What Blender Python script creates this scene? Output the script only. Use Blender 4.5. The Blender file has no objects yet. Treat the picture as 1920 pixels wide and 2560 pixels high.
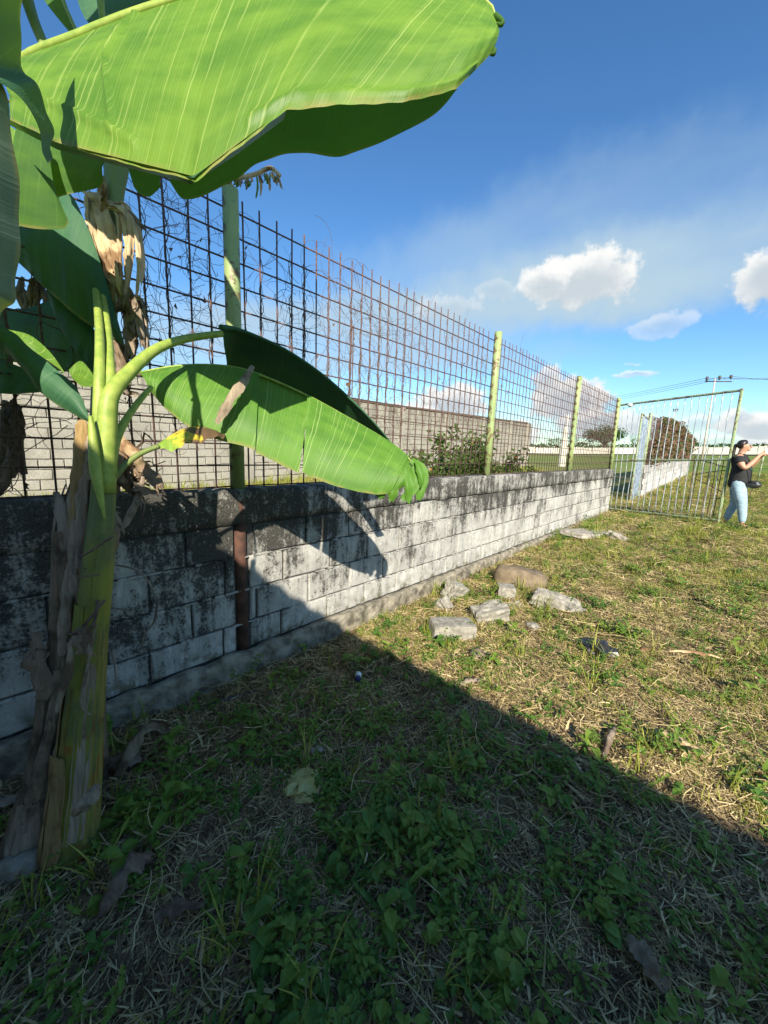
import bpy, math, random
import numpy as np
from mathutils import Vector, Matrix, noise as mnoise
random.seed(7); rng = np.random.default_rng(7)
sc = bpy.context.scene
COL = sc.collection
rad = math.radians

# ---------------------------------------------------------------- camera
F_PX, PITCH, ROLL, CAMZ = 961.0, rad(9.3), rad(2.1), 1.38
cf = Vector((0, math.cos(PITCH), -math.sin(PITCH))); cr0 = Vector((1, 0, 0)); cu0 = cr0.cross(cf)
cr = math.cos(ROLL) * cr0 + math.sin(ROLL) * cu0
cu = -math.sin(ROLL) * cr0 + math.cos(ROLL) * cu0
CAM = Vector((0, 0, CAMZ))
cam_d = bpy.data.cameras.new('camera'); cam = bpy.data.objects.new('camera', cam_d); COL.objects.link(cam)
cam_d.sensor_fit = 'HORIZONTAL'; cam_d.sensor_width = 36; cam_d.lens = 36 * F_PX / 1920
cam_d.clip_start = 0.02; cam_d.clip_end = 6000
m = Matrix((cr, cu, -cf)).transposed().to_4x4(); m.translation = CAM
cam.matrix_world = m
sc.camera = cam

# ---------------------------------------------------------------- light
SUN_AZ, SUN_EL = rad(-5), rad(30)          # heading of the light (from behind the camera) and elevation
sdir = Vector((math.sin(SUN_AZ) * math.cos(SUN_EL), math.cos(SUN_AZ) * math.cos(SUN_EL), -math.sin(SUN_EL)))
sl = bpy.data.lights.new('sun', 'SUN'); sl.energy = 4.9; sl.angle = rad(0.5); sl.color = (1.0, 0.90, 0.74)
so = bpy.data.objects.new('sun', sl); COL.objects.link(so)
so.rotation_euler = sdir.to_track_quat('-Z', 'Y').to_euler(); so.location = (0, -20, 30)
vs = sc.view_settings
sc.display_settings.display_device = 'sRGB'
vs.view_transform = 'Standard'; vs.look = 'None'; vs.exposure = 1.0; vs.gamma = 1; vs.use_curve_mapping = False

# ---------------------------------------------------------------- frame of the fence: u along it, w towards it
WAZ = rad(42.25)
D_ = Vector((math.sin(WAZ), math.cos(WAZ), 0)); N_ = Vector((-D_.y, D_.x, 0))
def W(u, w, z=0.0): return D_ * u + N_ * w + Vector((0, 0, z))
def ray(px, py): return (cf * F_PX + cr * (px - 960) + cu * (1280 - py))
def PD(px, py, d):                       # point at distance d in front of the camera
    r = ray(px, py); return CAM + r * (d / F_PX)
def PW(px, py, w):                       # point on the upright plane w (parallel to the fence)
    r = ray(px, py); return CAM + r * (w / r.dot(N_))
def ss(x): x = min(1, max(0, x)); return x * x * (3 - 2 * x)
def gz(x, y):
    u = x * D_.x + y * D_.y; w = x * N_.x + y * N_.y; r = math.hypot(x, y)
    z = -0.17 + 0.17 * ss((u - 1) / 9.5) + 0.13 * ss((2.0 - w) / 2.2) * ss((u - 4) / 6)
    z += 0.0225 * (min(max(r - 12, 0), 20))
    if r > 32:
        az = math.degrees(math.atan2(x, y)); s = 0.011 + 0.015 * ss((az - 18) / 28)
        z += s * (min(r, 230) - 32)
    if r < 40: z += 0.018 * (mnoise.noise(Vector((x * 1.1, y * 1.1, 0)))) + 0.01 * mnoise.noise(Vector((x * 4, y * 4, 3)))
    return z
def G(px, py, dz=0.0):                   # where a view ray meets the ground
    r = ray(px, py).normalized(); t = 0.3
    while t < 400:
        p = CAM + r * t
        if p.z < gz(p.x, p.y) + dz: break
        t += 0.01 + t * 0.002
    return CAM + r * t

# ---------------------------------------------------------------- node helpers
def mat_new(name):
    mt = bpy.data.materials.new(name); mt.use_nodes = True
    nt = mt.node_tree; nt.nodes.clear(); return mt, nt
class NB:
    def __init__(s, nt): s.nt = nt; s.n = nt.nodes; s.l = nt.links
    def node(s, t, **k):
        nd = s.n.new(t)
        for a, b in k.items(): setattr(nd, a, b)
        return nd
    def put(s, sock, v):
        if isinstance(v, bpy.types.NodeSocket): s.l.new(v, sock)
        elif v is not None:
            if isinstance(v, (tuple, list)) and sock.type == 'RGBA' and len(v) == 3: v = (*v, 1)
            sock.default_value = v
    def math(s, op, a, b=None, c=None, clamp=False):
        nd = s.node('ShaderNodeMath', operation=op, use_clamp=clamp)
        s.put(nd.inputs[0], a); s.put(nd.inputs[1], b)
        if c is not None: s.put(nd.inputs[2], c)
        return nd.outputs[0]
    def vmath(s, op, a, b=None, scale=None):
        nd = s.node('ShaderNodeVectorMath', operation=op)
        s.put(nd.inputs[0], a)
        if b is not None: s.put(nd.inputs[1], b)
        if scale is not None: s.put(nd.inputs[3], scale)
        return nd.outputs['Value'] if op in ('DOT_PRODUCT', 'LENGTH', 'DISTANCE') else nd.outputs[0]
    def noise(s, vec, scale, detail=4, rough=.55, dist=0, out='Fac'):
        nd = s.node('ShaderNodeTexNoise'); s.put(nd.inputs['Vector'], vec)
        nd.inputs['Scale'].default_value = scale; nd.inputs['Detail'].default_value = detail
        nd.inputs['Roughness'].default_value = rough; nd.inputs['Distortion'].default_value = dist
        return nd.outputs['Fac' if out == 'Fac' else 'Color']
    def ramp(s, f, lo, hi, a=0.0, b=1.0, smooth=True):
        nd = s.node('ShaderNodeMapRange'); nd.interpolation_type = 'SMOOTHSTEP' if smooth else 'LINEAR'
        s.put(nd.inputs[0], f)
        for i, v in enumerate((lo, hi, a, b)): s.put(nd.inputs[i + 1], v)
        return nd.outputs[0]
    def mix(s, f, a, b, mode='MIX'):
        nd = s.node('ShaderNodeMix', data_type='RGBA', blend_type=mode)
        s.put(nd.inputs[0], f); s.put(nd.inputs[6], a); s.put(nd.inputs[7], b); return nd.outputs[2]
    def mapping(s, vec, scale=(1, 1, 1), rot=(0, 0, 0), loc=(0, 0, 0)):
        nd = s.node('ShaderNodeMapping'); s.put(nd.inputs[0], vec)
        nd.inputs[1].default_value = loc; nd.inputs[2].default_value = rot; nd.inputs[3].default_value = scale
        return nd.outputs[0]
    def pos(s): return s.node('ShaderNodeNewGeometry').outputs['Position']
    def tc(s, k='Object'): return s.node('ShaderNodeTexCoord').outputs[k]
    def bump(s, h, st=.5, dist=.01):
        nd = s.node('ShaderNodeBump'); nd.inputs['Strength'].default_value = st; nd.inputs['Distance'].default_value = dist
        s.put(nd.inputs['Height'], h); return nd.outputs[0]
    def out(s, sh):
        o = s.node('ShaderNodeOutputMaterial'); s.l.new(sh, o.inputs[0])
    def bsdf(s, col, rough=.8, normal=None, metal=0, spec=.5, **kw):
        b = s.node('ShaderNodeBsdfPrincipled'); s.put(b.inputs['Base Color'], col); s.put(b.inputs['Roughness'], rough)
        s.put(b.inputs['Metallic'], metal); s.put(b.inputs['Specular IOR Level'], spec)
        if normal is not None: s.put(b.inputs['Normal'], normal)
        for k, v in kw.items(): s.put(b.inputs[k], v)
        return b.outputs[0]

# ---------------------------------------------------------------- world: sky and clouds
world = bpy.data.worlds.new('World'); sc.world = world; world.use_nodes = True
nt = world.node_tree; nt.nodes.clear(); b = NB(nt)
sky = b.node('ShaderNodeTexSky', sky_type='NISHITA'); sky.sun_disc = False
sky.sun_elevation = SUN_EL; sky.sun_rotation = math.atan2(-sdir.x, -sdir.y)
sky.altitude = 0; sky.air_density = 1.0; sky.dust_density = 0.5; sky.ozone_density = 2.5
skyc = sky.outputs[0]
hs = b.node('ShaderNodeHueSaturation'); b.put(hs.inputs['Color'], skyc); hs.inputs['Saturation'].default_value = 1.20; hs.inputs['Value'].default_value = 1.0
hs.inputs['Hue'].default_value = 0.507
skyc = b.mix(1.0, hs.outputs[0], (.60, .715, .70), 'MULTIPLY')        # deep tropical blue
gen = b.tc('Generated')
def dirv(px, py): return ray(px, py).normalized()
warp = b.noise(gen, 9, 5, .6, out='Color')
warp = b.vmath('SUBTRACT', warp, (.5, .5, .5))
fine = b.noise(gen, 22, 7, .62)
big = b.noise(gen, 6, 5, .55)
def puff(px, py, hx, hy, warpk=.10, edge=.35, nk=.9, tilt=0):
    """soft-edged cloud bank centred on a world direction; half sizes in pixels of a 961 px lens"""
    c = dirv(px, py); rt = Vector((c.y, -c.x, 0)).normalized(); up = rt.cross(c)
    rt2 = rt * math.cos(tilt) + up * math.sin(tilt); up2 = -rt * math.sin(tilt) + up * math.cos(tilt)
    k = 1 / math.hypot(1, math.hypot(px - 960, py - 1280) / F_PX)
    v = b.vmath('ADD', gen, b.vmath('SCALE', warp, scale=warpk))
    v = b.vmath('SUBTRACT', v, tuple(c))
    X = b.math('DIVIDE', b.vmath('DOT_PRODUCT', v, tuple(rt2)), hx / F_PX * k)
    Y = b.math('DIVIDE', b.vmath('DOT_PRODUCT', v, tuple(up2)), hy / F_PX * k)
    r = b.math('SQRT', b.math('ADD', b.math('MULTIPLY', X, X), b.math('MULTIPLY', Y, Y)))
    h = b.math('ADD', b.math('SUBTRACT', 1.0, r), b.math('MULTIPLY', b.math('SUBTRACT', fine, .5), nk))
    return b.ramp(h, 0, edge), Y, h
col = skyc
W_HI = (3.6, 3.6, 3.5); W_LO = (2.15, 2.4, 2.6)
# thin high veil
cirn = b.noise(b.mapping(gen, (1.6, 1.6, 4.5), (rad(8), rad(6), rad(20))), 1.4, 4, .5)
for px, py, hx, hy, tl, am in ((1150, 770, 900, 85, .05, 1.0), (1500, 700, 850, 150, .10, 1.0), (1350, 590, 800, 170, .16, .45), (700, 850, 700, 130, .05, .9), (1050, 900, 500, 40, .05, .5), (1700, 420, 600, 120, .2, .05), (350, 980, 500, 120, 0, .5)):
    mk, _, _ = puff(px, py, hx, hy, .09, .75, .22, tl)
    mk = b.math('MULTIPLY', b.math('MULTIPLY', mk, am), b.ramp(cirn, .30, .62, .55, 1))
    col = b.mix(mk, col, (1.75, 2.35, 2.8))
# cumulus heads
for px, py, hx, hy, am in ((1455, 700, 152, 70, .97), (1360, 705, 80, 45, .8), (1915, 700, 85, 75, .95), (1650, 815, 75, 34, .38), (1590, 940, 62, 9, .6), (1580, 912, 20, 4, .4),
                       (1130, 1010, 110, 46, 1), (1030, 1040, 120, 34, .9), (1420, 1000, 105, 72, 1), (1500, 1060, 150, 42, .9), (1370, 950, 40, 42, .85), (1290, 1085, 60, 30, .9),
                       (1760, 1060, 60, 26, .7), (1850, 1062, 60, 42, .95), (1905, 1075, 70, 44, .95), (1800, 1110, 190, 18, .6), (1620, 1070, 90, 26, .5), (1120, 770, 90, 40, .35), (1240, 730, 60, 25, .2),
                       (2100, 1000, 120, 60, .9), (2500, 900, 200, 70, .8), (300, 1060, 200, 50, .8), (-300, 900, 260, 90, .8), (-900, 700, 300, 100, .7)):
    mk, Y, h = puff(px, py, hx, hy, .06, .34, 1.45)
    lit = b.math('ADD', b.math('MULTIPLY', Y, .35), b.math('ADD', b.math('MULTIPLY', fine, 1.7), -.42))
    lit = b.math('SUBTRACT', lit, b.math('MULTIPLY', b.ramp(h, .30, 1.0), .42))
    cc = b.mix(b.ramp(lit, 0.05, .75), W_LO, W_HI)
    col = b.mix(b.math('MULTIPLY', mk, am), col, cc)
bg = b.node('ShaderNodeBackground'); b.put(bg.inputs[0], col); bg.inputs[1].default_value = 0.142
wo = b.node('ShaderNodeOutputWorld'); b.l.new(bg.outputs[0], wo.inputs[0])

# ---------------------------------------------------------------- mesh builder
class MB:
    def __init__(s): s.v = []; s.f = []; s.mi = []; s.uv = []; s.smooth = []
    def add(s, vs_, fs, mi=0, uvs=None, smooth=False):
        o = len(s.v); s.v += [tuple(v) for v in vs_]
        for k, f in enumerate(fs):
            s.f.append(tuple(i + o for i in f)); s.mi.append(mi); s.smooth.append(smooth)
            s.uv.append([uvs[i] for i in f] if uvs else None)
    def box(s, c, size, rot=None, mi=0, jit=0):
        hx, hy, hz = size[0] / 2, size[1] / 2, size[2] / 2; R = rot or Matrix.Identity(3)
        vs_ = []
        for x, y, z in ((-1, -1, -1), (1, -1, -1), (1, 1, -1), (-1, 1, -1), (-1, -1, 1), (1, -1, 1), (1, 1, 1), (-1, 1, 1)):
            p = Vector((x * hx, y * hy, z * hz)) + Vector((random.uniform(-jit, jit), random.uniform(-jit, jit), random.uniform(-jit, jit)))
            vs_.append(Vector(c) + R @ p)
        s.add(vs_, ((0, 3, 2, 1), (4, 5, 6, 7), (0, 1, 5, 4), (1, 2, 6, 5), (2, 3, 7, 6), (3, 0, 4, 7)), mi)
    def tube(s, pts, rs, n=6, mi=0, cap=True, smooth=True, flat=1.0):
        pts = [Vector(p) for p in pts]
        if not isinstance(rs, (list, tuple)): rs = [rs] * len(pts)
        vs_ = []; up = None
        for i, p in enumerate(pts):
            t = (pts[min(i + 1, len(pts) - 1)] - pts[max(i - 1, 0)])
            t = t.normalized() if t.length > 1e-9 else Vector((0, 0, 1))
            if up is None:
                a = Vector((0, 0, 1)) if abs(t.z) < .9 else Vector((1, 0, 0)); up = a
            x = t.cross(up);
            if x.length < 1e-4: x = t.cross(Vector((1, 0.3, 0)))
            x.normalize(); y = t.cross(x); up = -y if False else x.cross(t)
            for k in range(n):
                a = 2 * math.pi * k / n; vs_.append(p + (x * math.cos(a) + y * math.sin(a) * flat) * rs[i])
        fs = []
        for i in range(len(pts) - 1):
            for k in range(n):
                k2 = (k + 1) % n; fs.append((i * n + k, i * n + k2, (i + 1) * n + k2, (i + 1) * n + k))
        if cap: fs.append(tuple(range(n - 1, -1, -1))); fs.append(tuple((len(pts) - 1) * n + k for k in range(n)))
        s.add(vs_, fs, mi, smooth=smooth)
    def mesh(s, name, mats):
        me = bpy.data.meshes.new(name); me.from_pydata([tuple(v) for v in s.v], [], s.f)
        for m_ in (mats if isinstance(mats, (list, tuple)) else [mats]): me.materials.append(m_)
        me.polygons.foreach_set('material_index', s.mi); me.polygons.foreach_set('use_smooth', s.smooth)
        if any(u is not None for u in s.uv):
            l = me.uv_layers.new(name='UVMap'); k = 0
            for u, f in zip(s.uv, s.f):
                for j in range(len(f)):
                    l.data[k].uv = u[j] if u else (0, 0); k += 1
        me.update(); return me
    def build(s, name, mats, parent=None, loc=None, **tags):
        return link(name, s.mesh(name, mats), parent, loc, **tags)
def link(name, me, parent=None, loc=None, **tags):
    o = bpy.data.objects.new(name, me); COL.objects.link(o)
    if parent is not None: o.parent = parent
    if loc is not None: o.location = loc
    for k, v in tags.items(): o[k] = v
    return o
def thing(name, label, cat, loc=(0, 0, 0), rot=None, group=None):
    o = bpy.data.objects.new(name, None); COL.objects.link(o); o.location = loc; o.empty_display_size = .1
    if rot is not None: o.rotation_euler = rot
    o['label'] = label; o['category'] = cat
    if group: o['group'] = group
    return o
def cr_interp(P, t):                       # Catmull-Rom through the list P, t in 0..1
    n = len(P) - 1; x = min(max(t, 0), 1) * n; i = min(int(x), n - 1); f = x - i
    p0, p1, p2, p3 = P[max(i - 1, 0)], P[i], P[i + 1], P[min(i + 2, n)]
    return 0.5 * ((2 * p1) + (p2 - p0) * f + (2 * p0 - 5 * p1 + 4 * p2 - p3) * f * f + (3 * p1 - p0 - 3 * p2 + p3) * f ** 3)
def lin_interp(P, t):                      # straight segments, spaced by the x order of the points
    L = [0]
    for a, c in zip(P[:-1], P[1:]): L.append(L[-1] + (c - a).length)
    s_ = min(max(t, 0), 1) * L[-1]
    for i in range(len(P) - 1):
        if s_ <= L[i + 1]: return P[i].lerp(P[i + 1], (s_ - L[i]) / max(1e-6, L[i + 1] - L[i]))
    return P[-1].copy()
def curve(P, n): P = [Vector(p) for p in P]; return [cr_interp(P, i / (n - 1)) for i in range(n)]
ROTW = Matrix((D_, N_, Vector((0, 0, 1)))).transposed()   # local x along fence, y towards it
RZ = math.atan2(D_.y, D_.x)

# ---------------------------------------------------------------- materials
def simple(name, c1, c2, scale=20, rough=.8, bump=.3, bd=.005, metal=0, spec=.4, detail=5, coord='pos'):
    mt, nt = mat_new(name); q = NB(nt); p = q.pos() if coord == 'pos' else q.tc(coord)
    n1 = q.noise(p, scale, detail, .6)
    q.out(q.bsdf(q.mix(q.ramp(n1, .3, .7), c1, c2), rough, q.bump(n1, bump, bd) if bump else None, metal, spec)); return mt
def leafy(name, c1, c2, tr=.35, rough=.5, spec=.4, rnd=True):
    mt, nt = mat_new(name); q = NB(nt)
    r = q.node('ShaderNodeObjectInfo').outputs['Random'] if rnd else None
    n1 = q.noise(q.pos(), 9, 3, .6)
    f = q.ramp(q.math('ADD', q.math('MULTIPLY', n1, .8), q.math('MULTIPLY', r, .45)) if rnd else n1, .3, .95)
    c = q.mix(f, c1, c2)
    bs = q.bsdf(c, rough, None, 0, spec); t = q.node('ShaderNodeBsdfTranslucent'); q.put(t.inputs[0], c)
    mx = q.node('ShaderNodeMixShader'); mx.inputs[0].default_value = tr; q.l.new(bs, mx.inputs[1]); q.l.new(t.outputs[0], mx.inputs[2])
    q.out(mx.outputs[0]); return mt
def banana_mat(name, c1, c2, vein, tr=.3, freq=42, rough=.36, spec=.5):
    mt, nt = mat_new(name); q = NB(nt); uv = q.tc('UV')
    sp = q.node('ShaderNodeSeparateXYZ'); q.l.new(uv, sp.inputs[0]); ux, vx = sp.outputs[0], sp.outputs[1]
    wob = q.math('MULTIPLY', q.math('SUBTRACT', q.noise(uv, 5, 3, .6), .5), .010)
    x = q.math('ADD', ux, q.math('ADD', wob, q.math('MULTIPLY', q.math('MULTIPLY', vx, vx), .05)))
    comb = q.node('ShaderNodeCombineXYZ'); q.put(comb.inputs[0], x)
    lines = q.noise(comb.outputs[0], freq, 2, .8)
    fine_ = q.noise(comb.outputs[0], freq * 5, 2, .6)
    comb2 = q.node('ShaderNodeCombineXYZ'); q.put(comb2.inputs[0], q.math('MULTIPLY', x, freq * .8)); q.put(comb2.inputs[1], q.math('MULTIPLY', vx, 1.5))
    brk = q.noise(comb2.outputs[0], 1.0, 3, .6)
    vn = q.math('MULTIPLY', q.ramp(lines, .55, .61), q.ramp(brk, .36, .55))
    blot = q.noise(uv, 5, 4, .55)
    c = q.mix(q.ramp(blot, .3, .72), c1, c2)
    c = q.mix(q.math('MULTIPLY', q.ramp(fine_, .45, .7), .22), c, vein)
    c = q.mix(q.math('MULTIPLY', vn, .55), c, vein)
    edge = q.math('MULTIPLY', q.ramp(vx, .955, 1.0), q.ramp(q.noise(uv, 14, 4, .6), .35, .6)); c = q.mix(q.math('MULTIPLY', edge, .7), c, (.30, .25, .08))
    c = q.mix(q.math('MULTIPLY', q.ramp(q.noise(uv, 95, 2, .5), .73, .80), .5), c, (.16, .13, .04))
    h = q.math('ADD', q.math('MULTIPLY', lines, 1.0), q.math('MULTIPLY', fine_, .35))
    bs = q.bsdf(c, q.ramp(blot, .3, .7, rough, rough + .14), q.bump(h, .5, .0022), 0, spec)
    t = q.node('ShaderNodeBsdfTranslucent'); q.put(t.inputs[0], q.mix(.55, c, (.20, .36, .01)))
    mx = q.node('ShaderNodeMixShader'); mx.inputs[0].default_value = tr; q.l.new(bs, mx.inputs[1]); q.l.new(t.outputs[0], mx.inputs[2])
    q.out(mx.outputs[0]); return mt
M = {}
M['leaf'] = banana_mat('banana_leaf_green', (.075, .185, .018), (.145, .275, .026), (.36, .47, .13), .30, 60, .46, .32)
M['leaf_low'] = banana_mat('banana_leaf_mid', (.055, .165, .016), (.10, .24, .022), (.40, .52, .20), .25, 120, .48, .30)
M['leaf_shaded'] = banana_mat('banana_leaf_shaded', (.026, .095, .048), (.045, .13, .055), (.075, .17, .08), .14, 60, .5, .3)  # darker copy of the leaf green, with shade put into the colour
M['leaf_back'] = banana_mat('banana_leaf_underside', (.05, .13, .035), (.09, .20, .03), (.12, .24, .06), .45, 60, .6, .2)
M['leaf_mid'] = banana_mat('banana_leaf_shaded_half', (.04, .14, .045), (.06, .18, .045), (.08, .2, .06), .42, 60, .6, .2)  # duller green for the back half, its shade mixed into the colour
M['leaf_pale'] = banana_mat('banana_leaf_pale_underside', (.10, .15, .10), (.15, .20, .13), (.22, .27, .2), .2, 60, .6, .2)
M['midrib'] = simple('midrib_green', (.19, .28, .045), (.31, .38, .075), 30, .5, .1)
def stem_mat():
    mt, nt = mat_new('pseudostem'); q = NB(nt); p = q.pos()
    st = q.noise(q.mapping(p, (40, 40, 3)), 1.0, 4, .6); bl = q.noise(p, 5, 5, .6); z = q.node('ShaderNodeSeparateXYZ'); q.l.new(p, z.inputs[0])
    c = q.mix(q.ramp(bl, .35, .65), (.09, .11, .045), (.19, .20, .030))
    c = q.mix(q.ramp(z.outputs[2], .9, 1.5), c, (.15, .21, .065))
    c = q.mix(q.math('MULTIPLY', q.ramp(q.noise(p, 9, 5, .6), .52, .62), q.ramp(z.outputs[2], .9, .3)), c, (.20, .105, .02))
    c = q.mix(q.math('MULTIPLY', q.ramp(st, .55, .75), .5), c, (.09, .10, .03))
    c = q.mix(q.ramp(q.noise(p, 60, 3, .6), .66, .74), c, (.05, .035, .012))
    q.out(q.bsdf(c, .5, q.bump(st, .5, .006), 0, .35)); return mt
M['stem'] = stem_mat()
def dry_mat(name, c1, c2, c3, sc_=(30, 30, 3)):
    mt, nt = mat_new(name); q = NB(nt); p = q.pos()
    st = q.noise(q.mapping(p, sc_), 1.0, 5, .65); bl = q.noise(p, 7, 4, .6)
    c = q.mix(q.ramp(st, .3, .7), c1, c2); c = q.mix(q.ramp(bl, .48, .66), c, c3)
    bs = q.bsdf(c, .85, q.bump(st, .8, .01), 0, .2); t = q.node('ShaderNodeBsdfTranslucent'); q.put(t.inputs[0], c)
    mx = q.node('ShaderNodeMixShader'); mx.inputs[0].default_value = .12; q.l.new(bs, mx.inputs[1]); q.l.new(t.outputs[0], mx.inputs[2])
    q.out(mx.outputs[0]); return mt
M['dry'] = dry_mat('dry_leaf', (.42, .30, .17), (.62, .48, .30), (.22, .13, .07))
M['dry_dark'] = dry_mat('dry_leaf_dark', (.17, .125, .085), (.28, .21, .15), (.09, .06, .04))
M['dry_grey'] = dry_mat('dry_leaf_grey', (.22, .175, .13), (.34, .28, .22), (.12, .085, .06))
M['dry_brown'] = dry_mat('dry_leaf_brown', (.20, .145, .09), (.31, .24, .155), (.11, .07, .04))
M['twig'] = simple('dry_vine_twig', (.075, .045, .034), (.16, .105, .075), 30, .9, 0)

def wall_mat(name, base1, base2, mild=1.0, face_w=2.32):
    mt, nt = mat_new(name); q = NB(nt); p = q.pos(); z = q.node('ShaderNodeSeparateXYZ'); q.l.new(p, z.inputs[0]); Z = z.outputs[2]
    ua = q.vmath('DOT_PRODUCT', p, tuple(D_))
    cb = q.node('ShaderNodeCombineXYZ'); q.put(cb.inputs[0], ua); q.put(cb.inputs[1], q.math('MULTIPLY', Z, .22)); v2 = cb.outputs[0]
    cb2 = q.node('ShaderNodeCombineXYZ'); q.put(cb2.inputs[0], ua); q.put(cb2.inputs[1], Z); v3 = cb2.outputs[0]
    grain = q.noise(p, 160, 4, .7); mid = q.noise(p, 22, 6, .65); big_ = q.noise(v3, 2.2, 4, .6)
    streak = q.noise(v2, 9, 6, .72); streak2 = q.noise(v2, 34, 4, .6)
    c = q.mix(q.ramp(mid, .32, .68), base1, base2)
    c = q.mix(q.math('MULTIPLY', q.ramp(big_, .40, .62), .55), c, (.34, .335, .32))
    c = q.mix(q.math('MULTIPLY', q.ramp(streak2, .54, .66), .6), c, (.62, .61, .56))
    # black mildew: strongest at the crown of the wall and in broad patches, thinning downwards
    top = q.ramp(Z, .05, 1.06, 0, .11, False)
    band = q.ramp(Z, .72, .95, 0, .065)
    left = q.ramp(ua, 2.9, .4, 0, .055)
    msk = q.math('ADD', q.math('ADD', q.math('MULTIPLY', streak, .62), q.math('MULTIPLY', big_, .42)), q.math('ADD', q.math('ADD', top, band), left))
    msk = q.math('ADD', msk, q.math('MULTIPLY', q.math('SUBTRACT', mid, .5), .38))
    rnd = q.node('ShaderNodeObjectInfo').outputs['Random']; fine2 = q.noise(p, 70, 6, .75)
    msk = q.math('ADD', msk, q.math('MULTIPLY', q.math('SUBTRACT', rnd, .5), .09))
    c = q.mix(q.math('MULTIPLY', q.ramp(msk, .47, .72), .62 * mild), c, (.105, .105, .095))
    msk = q.math('ADD', msk, q.math('MULTIPLY', q.math('SUBTRACT', fine2, .5), .55))
    mk = q.math('MULTIPLY', q.ramp(msk, .585, .70), mild)
    c = q.mix(q.math('MULTIPLY', mk, .93), c, q.mix(q.ramp(grain, .4, .65), (.020, .020, .018), (.085, .082, .074)))
    fl = q.math('MULTIPLY', q.ramp(q.noise(p, 55, 5, .7), .60, .66), q.ramp(mid, .5, .62)); c = q.mix(q.math('MULTIPLY', fl, .7), c, (.62, .61, .58))
    c = q.mix(q.math('MULTIPLY', q.ramp(Z, .16, .0), q.ramp(q.noise(p, 12, 4, .6), .42, .66)), c, (.12, .12, .07))
    h = q.math('ADD', q.math('MULTIPLY', grain, .5), mid)
    q.out(q.bsdf(c, .92, q.bump(h, .75, .012), 0, .15)); return mt
M['block'] = wall_mat('whitewashed_block', (.34, .34, .32), (.52, .515, .485), 1.0)
M['beam'] = wall_mat('mildewed_render', (.32, .315, .295), (.52, .51, .48), 1.0)
M['mortar'] = simple('dark_joint', (.03, .03, .028), (.10, .10, .095), 40, .95, .6, .01)
M['footing'] = simple('rough_footing', (.08, .072, .052), (.33, .30, .235), 11, .95, 1, .03, detail=8)
M['far_block'] = wall_mat('whitewashed_block_far', (.55, .53, .52), (.68, .66, .64), .35)
def yard_mat(name, k=0):
    mt, nt = mat_new(name); q = NB(nt); p = q.pos(); r = q.node('ShaderNodeObjectInfo').outputs['Random']
    a = q.noise(p, 1.6, 5, .6); g = q.noise(p, 30, 5, .65)
    z = q.node('ShaderNodeSeparateXYZ'); q.l.new(p, z.inputs[0])
    st = q.noise(q.mapping(p, (3, 3, .35)), 1, 4, .6)
    c = q.mix(q.ramp(g, .3, .7), (.25, .24, .20), (.37, .355, .31)); c = q.mix(q.math('MULTIPLY', r, .35), c, (.27, .25, .215))
    c = q.mix(q.math('MULTIPLY', q.ramp(a, .42, .66), .5), c, (.19, .18, .15))
    c = q.mix(q.math('MULTIPLY', q.ramp(q.math('ADD', q.math('MULTIPLY', z.outputs[2], .14), st), .86, 1.1), .75), c, (.11, .095, .08))
    q.out(q.bsdf(c, .93, q.bump(g, .5, .02), 0, .1)); return mt
M['yard'] = yard_mat('old_grey_block'); M['yard_joint'] = simple('pale_joint', (.075, .07, .06), (.12, .115, .10), 20, .95, 0)
M['rust'] = simple('rusty_bar', (.066, .036, .033), (.145, .088, .080), 60, .85, .4, .002)
M['rust_post'] = simple('rust_red_pipe', (.040, .021, .016), (.105, .048, .032), 12, .85, .5, .003)
def paint(name, g1, g2, rustk=.56, welds=0):
    mt, nt = mat_new(name); q = NB(nt); p = q.pos(); n1 = q.noise(p, 6, 6, .65); n2 = q.noise(p, 28, 5, .6)
    st = q.noise(q.mapping(p, (18, 18, 2.0)), 1, 4, .6)
    c = q.mix(q.ramp(st, .3, .7), g1, g2)
    mk = q.ramp(q.math('ADD', q.math('MULTIPLY', n1, .6), q.math('MULTIPLY', n2, .45)), rustk, rustk + .06)
    if welds:
        z = q.node('ShaderNodeSeparateXYZ'); q.l.new(p, z.inputs[0])
        ph = q.math('FRACT', q.math('DIVIDE', q.math('SUBTRACT', z.outputs[2], 1.09), .139))
        dz = q.math('MULTIPLY', q.math('MINIMUM', ph, q.math('SUBTRACT', 1.0, ph)), .139)
        o_ = q.vmath('MULTIPLY', q.tc('Object'), (1, 1, 0)); far = q.vmath('DISTANCE', o_, (-.037, .028, 0))
        d = q.math('ADD', q.math('MULTIPLY', dz, .7), q.math('ADD', far, q.math('ADD', q.math('MULTIPLY', q.math('SUBTRACT', n2, .5), .05), q.math('MULTIPLY', q.math('SUBTRACT', n1, .5), .04))))
        mk = q.math('MAXIMUM', mk, q.math('MULTIPLY', q.ramp(d, .060, .040), .9))
    c = q.mix(mk, c, q.mix(q.ramp(n2, .4, .6), (.07, .04, .025), (.16, .10, .05)))
    q.out(q.bsdf(c, .5, q.bump(n2, .15, .002), 0, .45)); return mt
M['post'] = paint('green_painted_pipe', (.21, .29, .12), (.30, .37, .15), .57, 1)
M['gate'] = paint('green_gate_paint', (.20, .28, .16), (.30, .37, .20), .53)
M['rod'] = simple('weathered_rod', (.26, .32, .38), (.62, .66, .68), 7, .4, .2, .002, .6)
M['rod_blue'] = simple('blue_grey_rod', (.10, .16, .26), (.42, .48, .56), 14, .45, .2, .002, .3)
M['white'] = simple('white_enamel', (.72, .72, .70), (.8, .8, .78), 20, .4, 0)
M['rubble'] = simple('broken_concrete', (.17, .16, .135), (.33, .315, .27), 26, .95, .8, .01, detail=7)
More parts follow.
